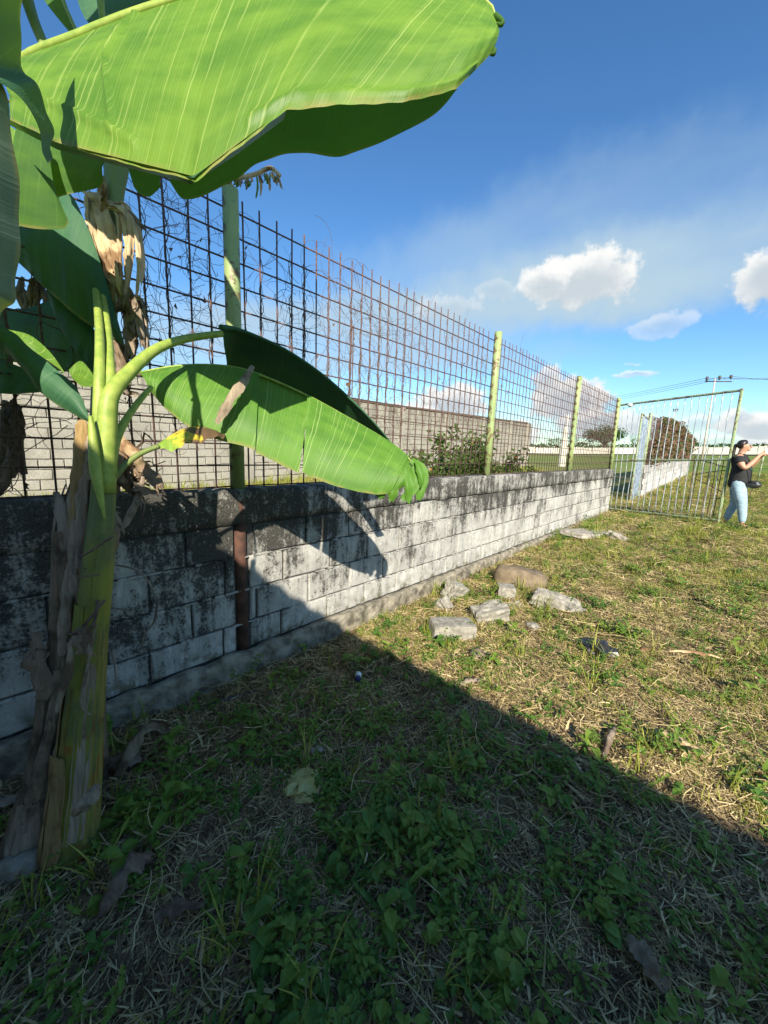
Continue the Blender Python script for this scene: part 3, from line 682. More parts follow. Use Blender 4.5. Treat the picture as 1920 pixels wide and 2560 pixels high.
# ---------------------------------------------------------------- shrubs behind the fence
M['shrub'] = leafy('shrub_leaf', (.06, .11, .02), (.15, .21, .04), .35, .6, .3, False)
M['orange'] = simple('orange_petals', (.75, .13, .03), (.8, .3, .05), 30, .6, 0); M['red'] = simple('red_petals', (.6, .03, .03), (.7, .1, .05), 30, .6, 0)
def shrub(px, w, h, wd, label, seed, n=900, flowers=14):
    p = PW(px, 1190, w); base = Vector((p.x, p.y, gz(p.x, p.y))); r = random.Random(seed); t = thing('flowering_shrub', label, 'shrub', base, group='shrubs behind the fence')
    q = MB(); tips = []
    for k in range(13):
        a = r.uniform(0, 6.28); l = r.uniform(.5, 1); e = Vector((math.cos(a) * wd * .5 * l, math.sin(a) * wd * .4 * l, h * r.uniform(.6, 1)))
        P = curve([(0, 0, 0), (e.x * .3, e.y * .3, h * .35), (e.x * .8, e.y * .8, e.z * .75), e], 8); q.tube(P, [.012, .011, .010, .009, .008, .007, .005, .003], 4); tips += P[2:]
    q.build('stems', M['twig'], t)
    q = MB(); leaf_cloud(q, lambda r2: r2.choice(tips) + Vector((r2.gauss(0, .09), r2.gauss(0, .09), r2.gauss(0, .09))), int(n * 1.9), .04, .085, (0,), seed); q.build('foliage', M['shrub'], t)
    q = MB(); leaf_cloud(q, lambda r2: r2.choice(tips) + Vector((r2.gauss(0, .1), r2.gauss(0, .1), r2.gauss(0, .08) - .1)), flowers * 3, .015, .035, (0, 0, 1), seed + 9); q.build('flowers', [M['orange'], M['red']], t, kind='stuff')
shrub(1085, 4.3, 1.35, 1.2, 'leafy shrub with small red flowers behind the mesh, left of the second post', 21, 900)
shrub(1150, 4.6, 1.95, 1.4, 'taller dark shrub behind the mesh just left of the second green post', 22, 1100)
shrub(1238, 4.5, 1.45, 1.3, 'leafy shrub with orange flowers behind the mesh just right of the second post', 23, 900, 22)
shrub(1300, 5.2, .9, 1.3, 'low yellow-green shrub with an orange bloom near the end of the grey yard wall', 24, 700, 22)
shrub(1035, 4.0, .75, .8, 'low weedy shrub with orange blooms behind the mesh by the tip of the folded leaf', 25, 400, 20)

# ---------------------------------------------------------------- the house behind the camera, whose eave shades the foreground
M['plaster'] = simple('cream_plaster', (.42, .38, .31), (.50, .46, .38), 3, .9, .3)
M['roof'] = simple('corrugated_zinc', (.24, .23, .22), (.36, .35, .33), 2, .6, .1, .004, .3)
M['shutter'] = simple('brown_door_paint', (.10, .06, .035), (.14, .085, .05), 5, .6, .1)
UE, HE = -1.60, 3.0
hs_ = thing('house', 'plain single storey house with zinc eave that shades the foreground grass', 'house', W(UE, 0, 0), (0, 0, RZ))
q = MB(); q.box((-3.4, -4.2, 1.35), (6.0, 11.6, 3.1)); q.build('wall', M['plaster'], hs_)
q = MB()
wv = np.arange(-10.6, 1.95, .10); vs_ = []
for i, y_ in enumerate(wv):
    zc = .018 * math.cos(i * math.pi); vs_ += [(0, y_, HE + zc - .02), (-7.0, y_, HE + 1.3 + zc), (-7.0, y_, HE + 1.25 + zc), (0, y_, HE - .06 + zc)]
fs = [(i * 4 + k, i * 4 + (k + 1) % 4, (i + 1) * 4 + (k + 1) % 4, (i + 1) * 4 + k) for i in range(len(wv) - 1) for k in range(4)]
q.add(vs_, fs); q.build('roof', M['roof'], hs_)
for y_ in (-1.6, -7.4):
    q = MB(); q.box((0, 0, 0), (.05, 1.2, 1.1)); wdw = q.build('window', M['shutter'], hs_, (-.39, y_, 1.5))
    q = MB(); q.box((0, 0, 0), (.08, 1.36, .07)); q.build('sill', M['plaster'], wdw, (.02, 0, -.6))
q = MB(); q.box((0, 0, 0), (.06, .95, 2.1)); dr = q.build('door', M['shutter'], hs_, (-.38, -4.4, .95))
q = MB(); q.tube([(0, 0, 0), (.06, 0, 0), (.06, .1, 0)], .012, 6); q.build('handle', M['wire'], dr, (.03, .36, 0))

# ---------------------------------------------------------------- banana plants
def P3(a, wd=None): return [PD(*p) for p in a]
def blade(Mp, Fp, mat, parent, name='blade', nt_=40, nv=10, bulge=.05, ripple=.006, rfreq=22, t0=0, t1=1, curl=0, gap=0, push=0, fold=0, vfreq=2.4, label=None, lin=False, crease=None):
    Mw, Fw = [Vector(p) for p in Mp], [Vector(p) for p in Fp]
    L = sum((Mw[i + 1] - Mw[i]).length for i in range(len(Mw) - 1)); vs_ = []; uvs = []; sd = random.uniform(0, 50)
    for i in range(nt_ + 1):
        t = t0 + (t1 - t0) * i / nt_
        a = cr_interp(Mw, t); a2 = cr_interp(Mw, min(1, t + .01)); a1 = cr_interp(Mw, max(0, t - .01))
        if lin: tt = t
        tf = t + gap * ((i / nt_) - .5) * -2
        c = (lin_interp(Fw, tf) if lin else cr_interp(Fw, tf)); n = (a2 - a1).cross(c - a)
        if n.length < 1e-7: n = Vector((0, -1, 0))
        n.normalize()
        if n.dot(CAM - a) < 0: n = -n
        wd = (c - a).length
        for k in range(nv + 1):
            v_ = k / nv; p = a.lerp(c, v_) + n * (bulge * math.sin(math.pi * min(1, v_ * 1.0)) * min(1, wd / .15) + push)
            p += n * (ripple * v_ * math.sin(rfreq * t * L + sd) + ripple * .7 * v_ * math.sin(rfreq * 2.7 * t * L + 1.3 * sd) + fold * v_ * v_ * mnoise.noise(Vector((t * L * vfreq, v_ * .7, sd))))
            if crease: p += n * crease(t, v_)
            if curl: p += -n * curl * max(0, v_ - .75) ** 2 * 16 * .3
            vs_.append(p); uvs.append((t * L, v_))
    fs = [(i * (nv + 1) + k, (i + 1) * (nv + 1) + k, (i + 1) * (nv + 1) + k + 1, i * (nv + 1) + k + 1) for i in range(nt_) for k in range(nv)]
    q = MB(); q.add(vs_, fs, uvs=uvs, smooth=True); o = q.build(name, mat, parent)
    if label: o['label'] = label
    return o
def rib(P, r, mat, parent, name='midrib', n=8, flat=1):
    C = curve(P, 24); R_ = [cr_interp([Vector((x, 0, 0)) for x in r], i / 23).x for i in range(24)] if isinstance(r, (list, tuple)) else r
    q = MB(); q.tube(C, R_, n, flat=flat); return q.build(name, mat, parent)
def strip(P, w, mat, parent, name, side=None, cup=.25, twist=0, n=16, tatter=.0, taper=True, sd=0):
    """long limp strip (sheath, dead leaf piece) following P, cupped across its width"""
    C = curve(P, n); vs_ = []; r = random.Random(sd); m_ = 5
    for i, p in enumerate(C):
        t = (C[min(i + 1, n - 1)] - C[max(i - 1, 0)]).normalized(); s_ = (side or cr0).copy(); s_ = (s_ - t * s_.dot(t)).normalized(); nn = s_.cross(t).normalized()
        a = twist * i / (n - 1); s2 = s_ * math.cos(a) + nn * math.sin(a); n2 = -s_ * math.sin(a) + nn * math.cos(a)
        f = i / (n - 1); ww = w * (1 if not taper else (math.sin(math.pi * (.12 + .8 * f)) ** .6)) * (1 + .18 * r.uniform(-1, 1))
        for k in range(m_):
            x = k / (m_ - 1) - .5; vs_.append(p + s2 * ww * x + n2 * (cup * ww * (4 * x * x - .5) + r.uniform(-1, 1) * ww * .05 + ww * .45 * mnoise.noise(Vector((f * 6 + sd, x * 2.2, 1))) + ww * .22 * mnoise.noise(Vector((f * 17 + sd, x * 5, 2)))) + t * (tatter * r.uniform(-1, 1) if i == n - 1 else 0))
    fs = [(i * m_ + k, (i + 1) * m_ + k, (i + 1) * m_ + k + 1, i * m_ + k + 1) for i in range(n - 1) for k in range(m_ - 1)]
    q = MB(); q.add(vs_, fs, smooth=True); return q.build(name, mat, parent)

bp = thing('banana_plant', 'banana plant with yellow-green stem in front of the block wall, spreading huge leaves', 'banana plant', (0, 0, 0))
WS = 1.66
stem_px = [(258, 1110, 18), (262, 1200, 25), (252, 1330, 29), (236, 1500, 33), (218, 1700, 37), (198, 1900, 46), (182, 2060, 54), (176, 2160, 60), (174, 2240, 60)]
sp_ = [PW(x, y, WS) for x, y, _ in stem_px]; sr = [w_ * p.dot(cf) / F_PX - CAM.dot(cf) * w_ / F_PX for p, (_, _, w_) in zip(sp_, stem_px)]
C = curve(sp_, 36); R_ = [cr_interp([Vector((x, 0, 0)) for x in sr], i / 35).x for i in range(36)]
q = MB(); n_ = 28; vs_ = []
for i, p in enumerate(C):
    for k in range(n_):
        a = 2 * math.pi * k / n_; f = 1 + .05 * math.cos(3 * a + 1 + i * .02) + .035 * math.cos(7 * a) + .03 * mnoise.noise(Vector((math.cos(a) * 2, math.sin(a) * 2, i * .12)))
        vs_.append(p + Vector((math.cos(a), math.sin(a), 0)) * R_[i] * f)
q.add(vs_, [(i * n_ + k, i * n_ + (k + 1) % n_, (i + 1) * n_ + (k + 1) % n_, (i + 1) * n_ + k) for i in range(35) for k in range(n_)], smooth=True)
q.build('pseudostem', M['stem'], bp)
def sleeve(px_list, w, mat, a0, a1, name, sd, flare=0.0, grow=1.08, parent=None):
    """sheath piece hugging a stem: angles a0..a1 (degrees; 0 = towards the camera, + = right in view)"""
    P = [PW(x, y, w) for x, y, _ in px_list]; rr_ = [hw * (p - CAM).dot(cf) / F_PX for p, (_, _, hw) in zip(P, px_list)]; n = 22; C = curve(P, n); vs_ = []; r = random.Random(sd); m_ = 9
    e0, e1 = r.uniform(-8, 8), r.uniform(-8, 8)
    for i in range(n):
        f = i / (n - 1); R1 = cr_interp([Vector((x, 0, 0)) for x in rr_], f).x * grow * (1 + flare * max(0, .25 - f) * 4)
        aa0 = a0 + 7 * mnoise.noise(Vector((f * 5, sd, 0))) + 25 * max(0, .2 - f) * 2; aa1 = a1 + 7 * mnoise.noise(Vector((f * 5, sd, 9))) - 25 * max(0, .2 - f) * 2
        for k in range(m_):
            a = rad(aa0 + (aa1 - aa0) * k / (m_ - 1)); fr = 1 + .05 * math.sin(k * 2.3 + sd) + .035 * mnoise.noise(Vector((k * .9, f * 7, sd)))
            vs_.append(C[i] + (cr0 * math.sin(a) + Vector((0, -1, 0)) * math.cos(a)) * R1 * fr)
    q = MB(); q.add(vs_, [(i * m_ + k, (i + 1) * m_ + k, (i + 1) * m_ + k + 1, i * m_ + k + 1) for i in range(n - 1) for k in range(m_ - 1)], smooth=True); return q.build(name, mat, parent or bp)
M['sheath_tan'] = dry_mat('sheath_tan', (.26, .17, .07), (.38, .27, .12), (.16, .085, .035), (60, 60, 2))
M['sheath_brown'] = dry_mat('sheath_brown', (.15, .105, .07), (.25, .185, .13), (.085, .055, .035), (60, 60, 2))
M['sheath_grey'] = dry_mat('sheath_grey', (.24, .19, .13), (.37, .30, .22), (.13, .09, .06), (50, 50, 2))
M['sheath_yellow'] = dry_mat('sheath_yellow', (.20, .17, .045), (.30, .25, .07), (.17, .10, .03), (70, 70, 1.5))
S = [(236, 1500, 33), (218, 1700, 37), (198, 1900, 46), (182, 2060, 54), (176, 2160, 60)]
sleeve(S[1:], WS, M['sheath_tan'], -95, -30, 'dry_sheath', 1, .1, 1.12)
sleeve(S[1:], WS, M['sheath_yellow'], -22, 6, 'dry_sheath', 2, 0, 1.06)
sleeve([(224, 1640, 35), (208, 1800, 41), (196, 1940, 48), (182, 2060, 54)], WS, M['sheath_grey'], 18, 58, 'dry_sheath', 3, .15, 1.12)
sleeve([(230, 1560, 34), (203, 1850, 43), (180, 2080, 55)], WS, M['sheath_yellow'], 50, 110, 'dry_sheath', 4, 0, 1.07)
sleeve([(262, 1200, 26), (248, 1380, 30), (236, 1500, 33)], WS, M['sheath_brown'], -120, -52, 'dry_sheath', 5, .2, 1.12)
sleeve([(236, 1480, 33), (218, 1700, 37), (198, 1900, 46)], WS, M['sheath_brown'], -130, -60, 'dry_sheath', 6, .2, 1.16)
sleeve([(203, 1850, 44), (182, 2060, 54), (176, 2160, 60)], WS, M['sheath_tan'], -45, 15, 'dry_sheath', 7, .2, 1.13)
for k, (a0, a1, i0) in enumerate(((-25, 78, 1), (25, 120, 2), (-80, 12, 3), (-12, 66, 4))): sleeve(stem_px[i0:], WS, M['stem'], a0, a1, 'green_sheath', 40 + k, .1, 1.035 + .012 * k)
# torn flaps and ties on the stem
dS = (PW(220, 1700, WS) - CAM).dot(cf)
strip([PD(182, 1600, dS - .10), PD(212, 1604, dS - .14), PD(233, 1600, dS - .13)], .10, M['sheath_grey'], bp, 'torn_flap', side=cu0, cup=.1, n=8, sd=4)
strip([PD(175, 1605, dS - .10), PD(168, 1680, dS - .11), PD(140, 1780, dS - .10)], .03, M['sheath_grey'], bp, 'torn_flap', n=10, sd=5)
strip([PD(240, 1560, dS - .09), PD(205, 1740, dS - .13), PD(215, 1780, dS - .12), PD(235, 1790, dS - .11)], .012, M['sheath_grey'], bp, 'torn_flap', n=14, sd=6)
strip([PD(245, 1960, dS - .13), PD(215, 2010, dS - .16), PD(190, 2040, dS - .15)], .05, M['sheath_grey'], bp, 'torn_flap', n=10, sd=7, twist=1)
for pts, r_ in (([(195, 1390), (215, 1385), (285, 1340)], .004), ([(170, 1585), (200, 1575), (262, 1500)], .005), ([(182, 1400), (190, 1440), (250, 1436)], .003), ([(245, 1500), (228, 1570), (175, 1600)], .006)):
    d_ = (PW(*pts[1], WS) - CAM).dot(cf) - .085
    rib([PD(x, y, d_ + (.03 if i != 1 else 0)) for i, (x, y) in enumerate(pts)], r_, M['twig'], bp, 'twining_stem', 5)
# petioles at the top
dT = (PW(258, 1110, WS) - CAM).dot(cf)
rib([PD(250, 1190, dT), PD(249, 1000, dT - .02), PD(250, 880, dT + .02), PD(247, 800, dT + .18), PD(238, 700, dT + .42)], [.026, .020, .016, .015, .014], M['midrib'], bp, 'petiole')
rib([PD(272, 1190, dT), PD(275, 1000, dT), PD(274, 900, dT + .04), PD(268, 815, dT + .2), PD(250, 700, dT + .45)], [.026, .020, .016, .015, .014], M['midrib'], bp, 'petiole')
rib([PD(262, 1230, dT), PD(268, 1060, dT - .02), PD(276, 990, dT - .02), PD(316, 938, dT + .04), PD(386, 876, dT + .14), PD(463, 847, dT + .26), PD(556, 834, dT + .36)], [.034, .031, .028, .024, .019, .016, .014], M['midrib'], bp, 'petiole', 12)
rib([PD(268, 1230, dT), PD(286, 1110, dT + .02), PD(318, 1045, dT + .08), PD(350, 1000, dT + .14), PD(378, 968, dT + .2)], [.024, .018, .013, .011, .009], M['midrib'], bp, 'petiole', 10)
rib([PD(245, 1290, dT + .02), PD(262, 1230, dT + .03), PD(305, 1170, dT + .06), PD(350, 1135, dT + .1), PD(398, 1115, dT + .14)], [.018, .014, .012, .010, .009], M['stem'], bp, 'petiole', 8)
rib([PD(262, 1300, dT - .04), PD(240, 1180, dT - .06), PD(232, 1090, dT - .07), PD(226, 1040, dT - .07)], [.003, .018, .013, .006], M['midrib'], bp, 'petiole', 8)

def leafpart(label): 
    e = bpy.data.objects.new('leaf', None); COL.objects.link(e); e.parent = bp; e['label'] = label; e.empty_display_size = .05; return e
# huge upper leaf: front half hangs towards the camera, back half behind it
L1 = leafpart('huge bright upper leaf arching across the sky')
mid = [(38, 160, 1.16), (90, 128, 1.14), (180, 95, 1.12), (300, 45, 1.10), (430, 2, 1.08), (600, -50, 1.06), (800, -75, 1.04), (1000, -60, 1.02), (1150, -25, 1.0), (1225, 10, 1.0), (1245, 70, 1.0)]
mar = [(30, 185, 1.10), (25, 300, 1.04), (150, 358, .96), (300, 398, .92), (470, 440, .89), (484, 447, .88), (500, 434, .88), (600, 358, .89), (700, 284, .90), (716, 272, .90), (850, 262, .90), (1010, 256, .91), (1140, 222, .94), (1232, 130, .98)]
Ml = P3(mid)
def crease(t, v):                         # sharp folds pressed into the blade
    a = .010 * math.exp(-((v - (.86 - .10 * math.sin(t * 9))) / .022) ** 2) * (1 if t < .40 else 0)
    b_ = .010 * math.exp(-((t - .335 + .02 * math.sin(v * 5)) / .0045) ** 2) * (1 if v < .88 else 0)
    d = .009 * math.exp(-((v - (.90 + .05 * math.sin((t - .6) * 8))) / .03) ** 2) * (1 if .58 < t < .95 else 0)
    return a + b_ + d
blade(Ml, P3(mar), M['leaf'], L1, nt_=220, nv=44, bulge=.022, ripple=.0010, rfreq=47, fold=.012, lin=True, crease=crease)
lip = [(x, y, d) for x, y, d in mar if x <= 720][1:]
blade(P3([(x, y - 3, d + .004) for x, y, d in lip]), P3([(x - 6, y + (10 if x < 150 else 16 if x < 560 else 26), d + .13) for x, y, d in lip]), M['leaf_shaded'], L1, nt_=60, nv=6, bulge=.0, ripple=0, lin=True)  # dark strip under the margin: shade of the curled rim as colour
rib(P3(mid), [.012, .012, .012, .011, .011, .010, .009, .007, .005, .004, .002], M['midrib'], L1)
up = lambda pts, dy, dd: [(x, y + dy, d + dd) for x, y, d in pts]
bk = [(425, 455, 1.20), (455, 494, 1.22), (500, 492, 1.22), (590, 448, 1.24), (640, 410, 1.24), (700, 390, 1.25), (760, 384, 1.26), (840, 392, 1.26), (905, 374, 1.26), (1000, 336, 1.24), (1090, 284, 1.20), (1143, 222, 1.12)]
bkm = [(400, 330, 1.10), (450, 300, 1.10), (500, 280, 1.10), (590, 230, 1.10), (640, 200, 1.09), (700, 170, 1.09), (760, 150, 1.08), (840, 130, 1.08), (905, 120, 1.08), (1000, 110, 1.07), (1090, 110, 1.05), (1150, 120, 1.03)]
blade(P3(bkm), P3(bk), M['leaf_mid'], L1, nt_=90, nv=14, bulge=-.02, ripple=.004, fold=.02)
blade(P3([(300, 380, 1.15), (350, 370, 1.16), (400, 375, 1.16)]), P3([(322, 425, 1.2), (340, 476, 1.22), (372, 492, 1.22), (402, 470, 1.21)]), M['leaf_mid'], L1, nt_=24, nv=8, bulge=.0, ripple=.002)
for a_, c_ in (((1238, 40), (1256, 62)), ((1225, 118), (1236, 135))):
    rib([PD(a_[0], a_[1], .99), PD(c_[0], c_[1] - 8, .98), PD(c_[0] - 4, c_[1], .98), PD(c_[0] - 14, c_[1] - 4, .98)], [.008, .006, .005, .003], M['leaf_back'], L1, 'curled_tip', 6)
L0 = leafpart('torn unseen leaf above the huge one, added to shade the nearest post')  # unseen leaf added above the view; its tears let sun patches through
Mv = [Vector(v) for v in ((-1.25, 1.35, 2.62), (-1.0, 1.22, 3.0), (-.82, 1.12, 3.4), (-.62, 1.0, 3.75), (-.42, .9, 3.95))]
Fv = [Vector(v) for v in ((-1.12, 1.28, 2.66), (-.70, 1.12, 2.74), (-.50, 1.04, 2.95), (-.36, .96, 3.3), (-.34, .9, 3.8))]
Fw_ = [Vector(v) for v in ((-1.4, 1.4, 2.7), (-1.45, 1.3, 3.1), (-1.25, 1.2, 3.5), (-.95, 1.1, 3.85), (-.5, .9, 4.0))]
for t0, t1 in ((0, .22), (.235, .36), (.40, .55), (.58, 1)): blade(Mv, Fv, M['leaf'], L0, nt_=16, nv=8, bulge=.02, ripple=.006, t0=t0, t1=t1, gap=.02)
blade(Mv, Fw_, M['leaf'], L0, nt_=30, nv=8, bulge=.02)
rib(Mv, [.014, .012, .010, .007, .003], M['midrib'], L0)
# folded lower leaf (bright)
L2 = leafpart('bright folded leaf drooping to the right, torn in three places')
m2 = [(350, 934, 1.66), (450, 916, 1.72), (560, 916, 1.78), (640, 934, 1.82), (760, 985, 1.86), (880, 1050, 1.88), (975, 1106, 1.88), (1022, 1145, 1.86), (1040, 1185, 1.84)]
f2 = [(376, 976, 1.62), (425, 1028, 1.60), (505, 1082, 1.62), (632, 1120, 1.66), (742, 1172, 1.70), (835, 1210, 1.72), (930, 1232, 1.74), (985, 1226, 1.76), (1036, 1200, 1.79)]
for t0, t1, gp, ps in ((0, .385, .006, .006), (.375, .515, .012, -.012), (.508, .87, .016, .006), (.862, 1, .02, -.010)):
    blade(P3(m2), P3(f2), M['leaf_low'], L2, nt_=max(6, int(80 * (t1 - t0))), nv=14, bulge=.03, ripple=.002, t0=t0, t1=t1, gap=gp * .6, push=ps, curl=.06)
rib(P3(m2), [.009, .009, .008, .007, .006, .005, .004, .003, .002], M['midrib'], L2)
strip(P3([(1035, 1165, 1.82), (1040, 1210, 1.80), (1005, 1250, 1.80)]), .045, M['leaf_low'], L2, 'torn_lobe', cup=.1, n=10, sd=11)
for k, (x0, y0, x1, y1, w_) in enumerate(((985, 1180, 978, 1252, .05), (1012, 1170, 1022, 1256, .04), (960, 1200, 950, 1246, .04), (1040, 1150, 1054, 1216, .03))): strip(P3([(x0, y0, 1.80), ((x0 + x1) / 2 + 4, (y0 + y1) / 2, 1.78), (x1, y1, 1.79)]), w_, M['leaf_low'], L2, 'torn_lobe', cup=.2, n=9, sd=60 + k, tatter=.01)
strip(P3([(1028, 1150, 1.83), (1060, 1180, 1.82), (1046, 1250, 1.82)]), .05, M['leaf_low'], L2, 'torn_lobe', cup=.1, n=10, sd=12)
strip(P3([(630, 915, 1.70), (600, 960, 1.62), (565, 1010, 1.58), (541, 1058, 1.57)]), .045, M['sheath_grey'], L2, 'dead_strip', cup=.5, n=16, sd=13)
# dark leaf behind it, seen from below
L3 = leafpart('dark leaf seen from below, arching behind the bright one')
m3 = [(552, 818, dT + .34), (600, 826, 1.80), (700, 868, 1.84), (790, 925, 1.88), (870, 992, 1.92), (940, 1062, 1.98), (995, 1128, 2.02)]
f3 = [(560, 850, dT + .40), (585, 950, 2.10), (690, 1010, 2.16), (790, 1060, 2.2), (880, 1095, 2.2), (950, 1120, 2.2), (1000, 1135, 2.1)]
blade(P3(m3), P3(f3), M['leaf_shaded'], L3, nt_=60, nv=12, bulge=.0, ripple=.004)
rib(P3(m3), [.012, .010, .008, .007, .006, .004, .002], M['leaf_shaded'], L3)
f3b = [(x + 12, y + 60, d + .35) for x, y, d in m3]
blade(P3(m3), P3(f3b), M['leaf_shaded'], L3, nt_=50, nv=8, bulge=.02, ripple=.004)
# small dying leaf
L4 = leafpart('small dying leaf with yellow and brown blotches')
mt, nt = mat_new('dying_leaf'); q_ = NB(nt); pp = q_.pos(); n1 = q_.noise(pp, 16, 4, .6); xx = q_.node('ShaderNodeSeparateXYZ'); q_.l.new(q_.tc('UV'), xx.inputs[0])
f_ = q_.math('ADD', q_.math('MULTIPLY', n1, .7), q_.math('MULTIPLY', xx.outputs[0], 1.6))
cc = q_.mix(q_.ramp(f_, .42, .52), (.16, .26, .03), (.50, .38, .03)); cc = q_.mix(q_.ramp(f_, .54, .62), cc, (.10, .06, .03)); q_.out(q_.bsdf(cc, .6)); M['dying'] = mt
blade(P3([(392, 1112, dT + .14), (430, 1086, 1.55), (470, 1068, 1.6), (512, 1066, 1.64), (562, 1086, 1.68)]), P3([(396, 1122, dT + .14), (440, 1122, 1.50), (480, 1106, 1.52), (522, 1100, 1.55), (562, 1092, 1.6)]), M['dying'], L4, nt_=30, nv=6, bulge=.01, ripple=.008, rfreq=50)
# the crowd of leaves at the left
def lf(label, m_, f_, mat, bulge=.03, dpt=None, nt_=36, fold=.02, ripple=.004):
    e = leafpart(label); g = lambda pts: P3([(x, y, dpt) if dpt else None for x, y in pts]); blade(g(m_), g(f_), mat, e, nt_=nt_, nv=10, bulge=bulge, fold=fold, ripple=ripple); return e
lf('broad dark leaf hanging to a point beside the dead leaves', [(25, 575), (90, 520), (165, 478), (215, 560), (262, 690), (313, 866)], [(30, 640), (80, 690), (140, 745), (205, 800), (262, 832), (314, 868)], M['leaf_shaded'], .03, 1.72)
lf('blackish leaf low in the shade', [(-40, 770), (60, 772), (140, 752), (215, 800), (246, 900), (244, 950)], [(-40, 905), (40, 905), (110, 925), (170, 930), (210, 950), (240, 968)], M['leaf_shaded'], .02, 1.86)
lf('blackish leaf hanging under the broad dark one', [(122, 690), (170, 740), (220, 800), (245, 850), (248, 930)], [(126, 760), (150, 820), (190, 880), (215, 915), (246, 940)], M['leaf_shaded'], .02, 1.80)
lf('dark leaf slanting down to the stem', [(-40, 800), (0, 814), (60, 848), (130, 915), (190, 968), (228, 1055)], [(-40, 850), (0, 868), (60, 926), (110, 988), (170, 1030), (226, 1058)], M['leaf_shaded'], .03, 1.50)
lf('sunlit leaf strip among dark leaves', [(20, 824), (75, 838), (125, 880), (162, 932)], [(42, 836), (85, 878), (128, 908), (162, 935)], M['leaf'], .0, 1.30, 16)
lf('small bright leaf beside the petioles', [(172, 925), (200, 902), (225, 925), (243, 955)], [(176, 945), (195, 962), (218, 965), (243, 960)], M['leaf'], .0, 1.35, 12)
lf('dark leaf at the left edge below the others', [(-40, 880), (20, 905), (80, 930), (110, 960)], [(-40, 980), (10, 985), (60, 985), (110, 980)], M['leaf_shaded'], .0, 1.7, 16)
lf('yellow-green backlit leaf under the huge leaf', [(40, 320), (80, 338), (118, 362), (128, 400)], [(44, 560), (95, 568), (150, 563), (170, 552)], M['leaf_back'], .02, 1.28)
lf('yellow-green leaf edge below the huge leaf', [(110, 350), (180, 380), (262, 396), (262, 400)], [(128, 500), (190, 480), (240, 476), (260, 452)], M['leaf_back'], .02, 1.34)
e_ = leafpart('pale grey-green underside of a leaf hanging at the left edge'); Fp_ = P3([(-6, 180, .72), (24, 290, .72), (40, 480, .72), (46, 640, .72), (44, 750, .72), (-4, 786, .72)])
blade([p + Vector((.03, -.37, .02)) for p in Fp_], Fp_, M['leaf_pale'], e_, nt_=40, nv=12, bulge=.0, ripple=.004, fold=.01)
e_ = leafpart('leaf mostly out of view at the left, added to shade the dark leaves'); blade(P3([(-700, 120, 1.26), (-300, 120, 1.26), (0, 300, 1.28), (60, 340, 1.30)]), P3([(-800, 1000, 1.24), (-300, 980, 1.26), (-45, 900, 1.27), (-10, 640, 1.28), (46, 560, 1.29)]), M['leaf'], e_, nt_=40, nv=10, bulge=.03, fold=.02)  # added leaf, shaped to block sun from the leaves behind it
e_ = leafpart('dark leaf drooping from the top left corner'); blade(P3([(-260, -90, .52), (-240, 40, .52), (-120, 150, .58), (-4, 205, .68), (58, 252, .74), (97, 320, .78), (106, 380, .80), (122, 412, .84)]), P3([(52, -60, .85), (54, 60, .85), (58, 150, .85), (88, 205, .85), (116, 280, .86), (130, 340, .86), (138, 388, .86), (124, 414, .85)]), M['leaf_shaded'], e_, nt_=40, nv=10, bulge=.0, fold=.01)
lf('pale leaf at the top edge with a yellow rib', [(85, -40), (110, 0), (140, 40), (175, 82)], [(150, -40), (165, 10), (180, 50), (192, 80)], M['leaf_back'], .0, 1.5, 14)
lf('dark leaf behind the top of the huge leaf', [(180, -60), (200, 20), (225, 60), (260, 66)], [(420, -60), (400, -10), (340, 30), (300, 50)], M['leaf_shaded'], .0, 1.6, 14)
rib(P3([(140, -40, 1.48), (165, 20, 1.48), (192, 80, 1.48)]), .006, M['midrib'], bp, 'petiole', 6)
rib(P3([(246, -50, 1.45), (252, 10, 1.45), (258, 80, 1.45)]), [.014, .012, .010], M['midrib'], bp, 'petiole', 6)
rib(P3([(60, -30, 1.2), (84, 50, 1.2), (118, 130, 1.2)]), [.018, .016, .014], M['stem'], bp, 'petiole', 8)

# old brown stem at the left and the dead-leafed one by the fence
b2 = thing('banana_plant', 'old brown banana stem wrapped in dry grey sheaths, left of the green one', 'banana plant', (0, 0, 0))
OS = [(200, 1210, 20), (176, 1320, 28), (172, 1480, 31), (160, 1650, 33), (142, 1800, 36), (118, 1950, 46), (96, 2060, 56), (90, 2120, 60), (88, 2200, 62)]
P_ = [PW(x, y, 1.80) for x, y, _ in OS]; rr_ = [h * (p - CAM).dot(cf) / F_PX for p, (_, _, h) in zip(P_, OS)]
rib(P_, rr_, M['sheath_brown'], b2, 'pseudostem', 18)
for k, (a0, a1, mm, i0) in enumerate(((-80, -20, 'sheath_grey', 0), (-30, 30, 'sheath_brown', 1), (20, 75, 'sheath_grey', 0), (-60, 0, 'sheath_brown', 3), (5, 60, 'sheath_grey', 3), (-20, 40, 'dry_grey', 5))):
    sleeve(OS[i0:], 1.80, M[mm], a0, a1, 'dry_sheath', 20 + k, .3, 1.07 + .02 * k, b2)
dO = (PW(170, 1500, 1.80) - CAM).dot(cf)
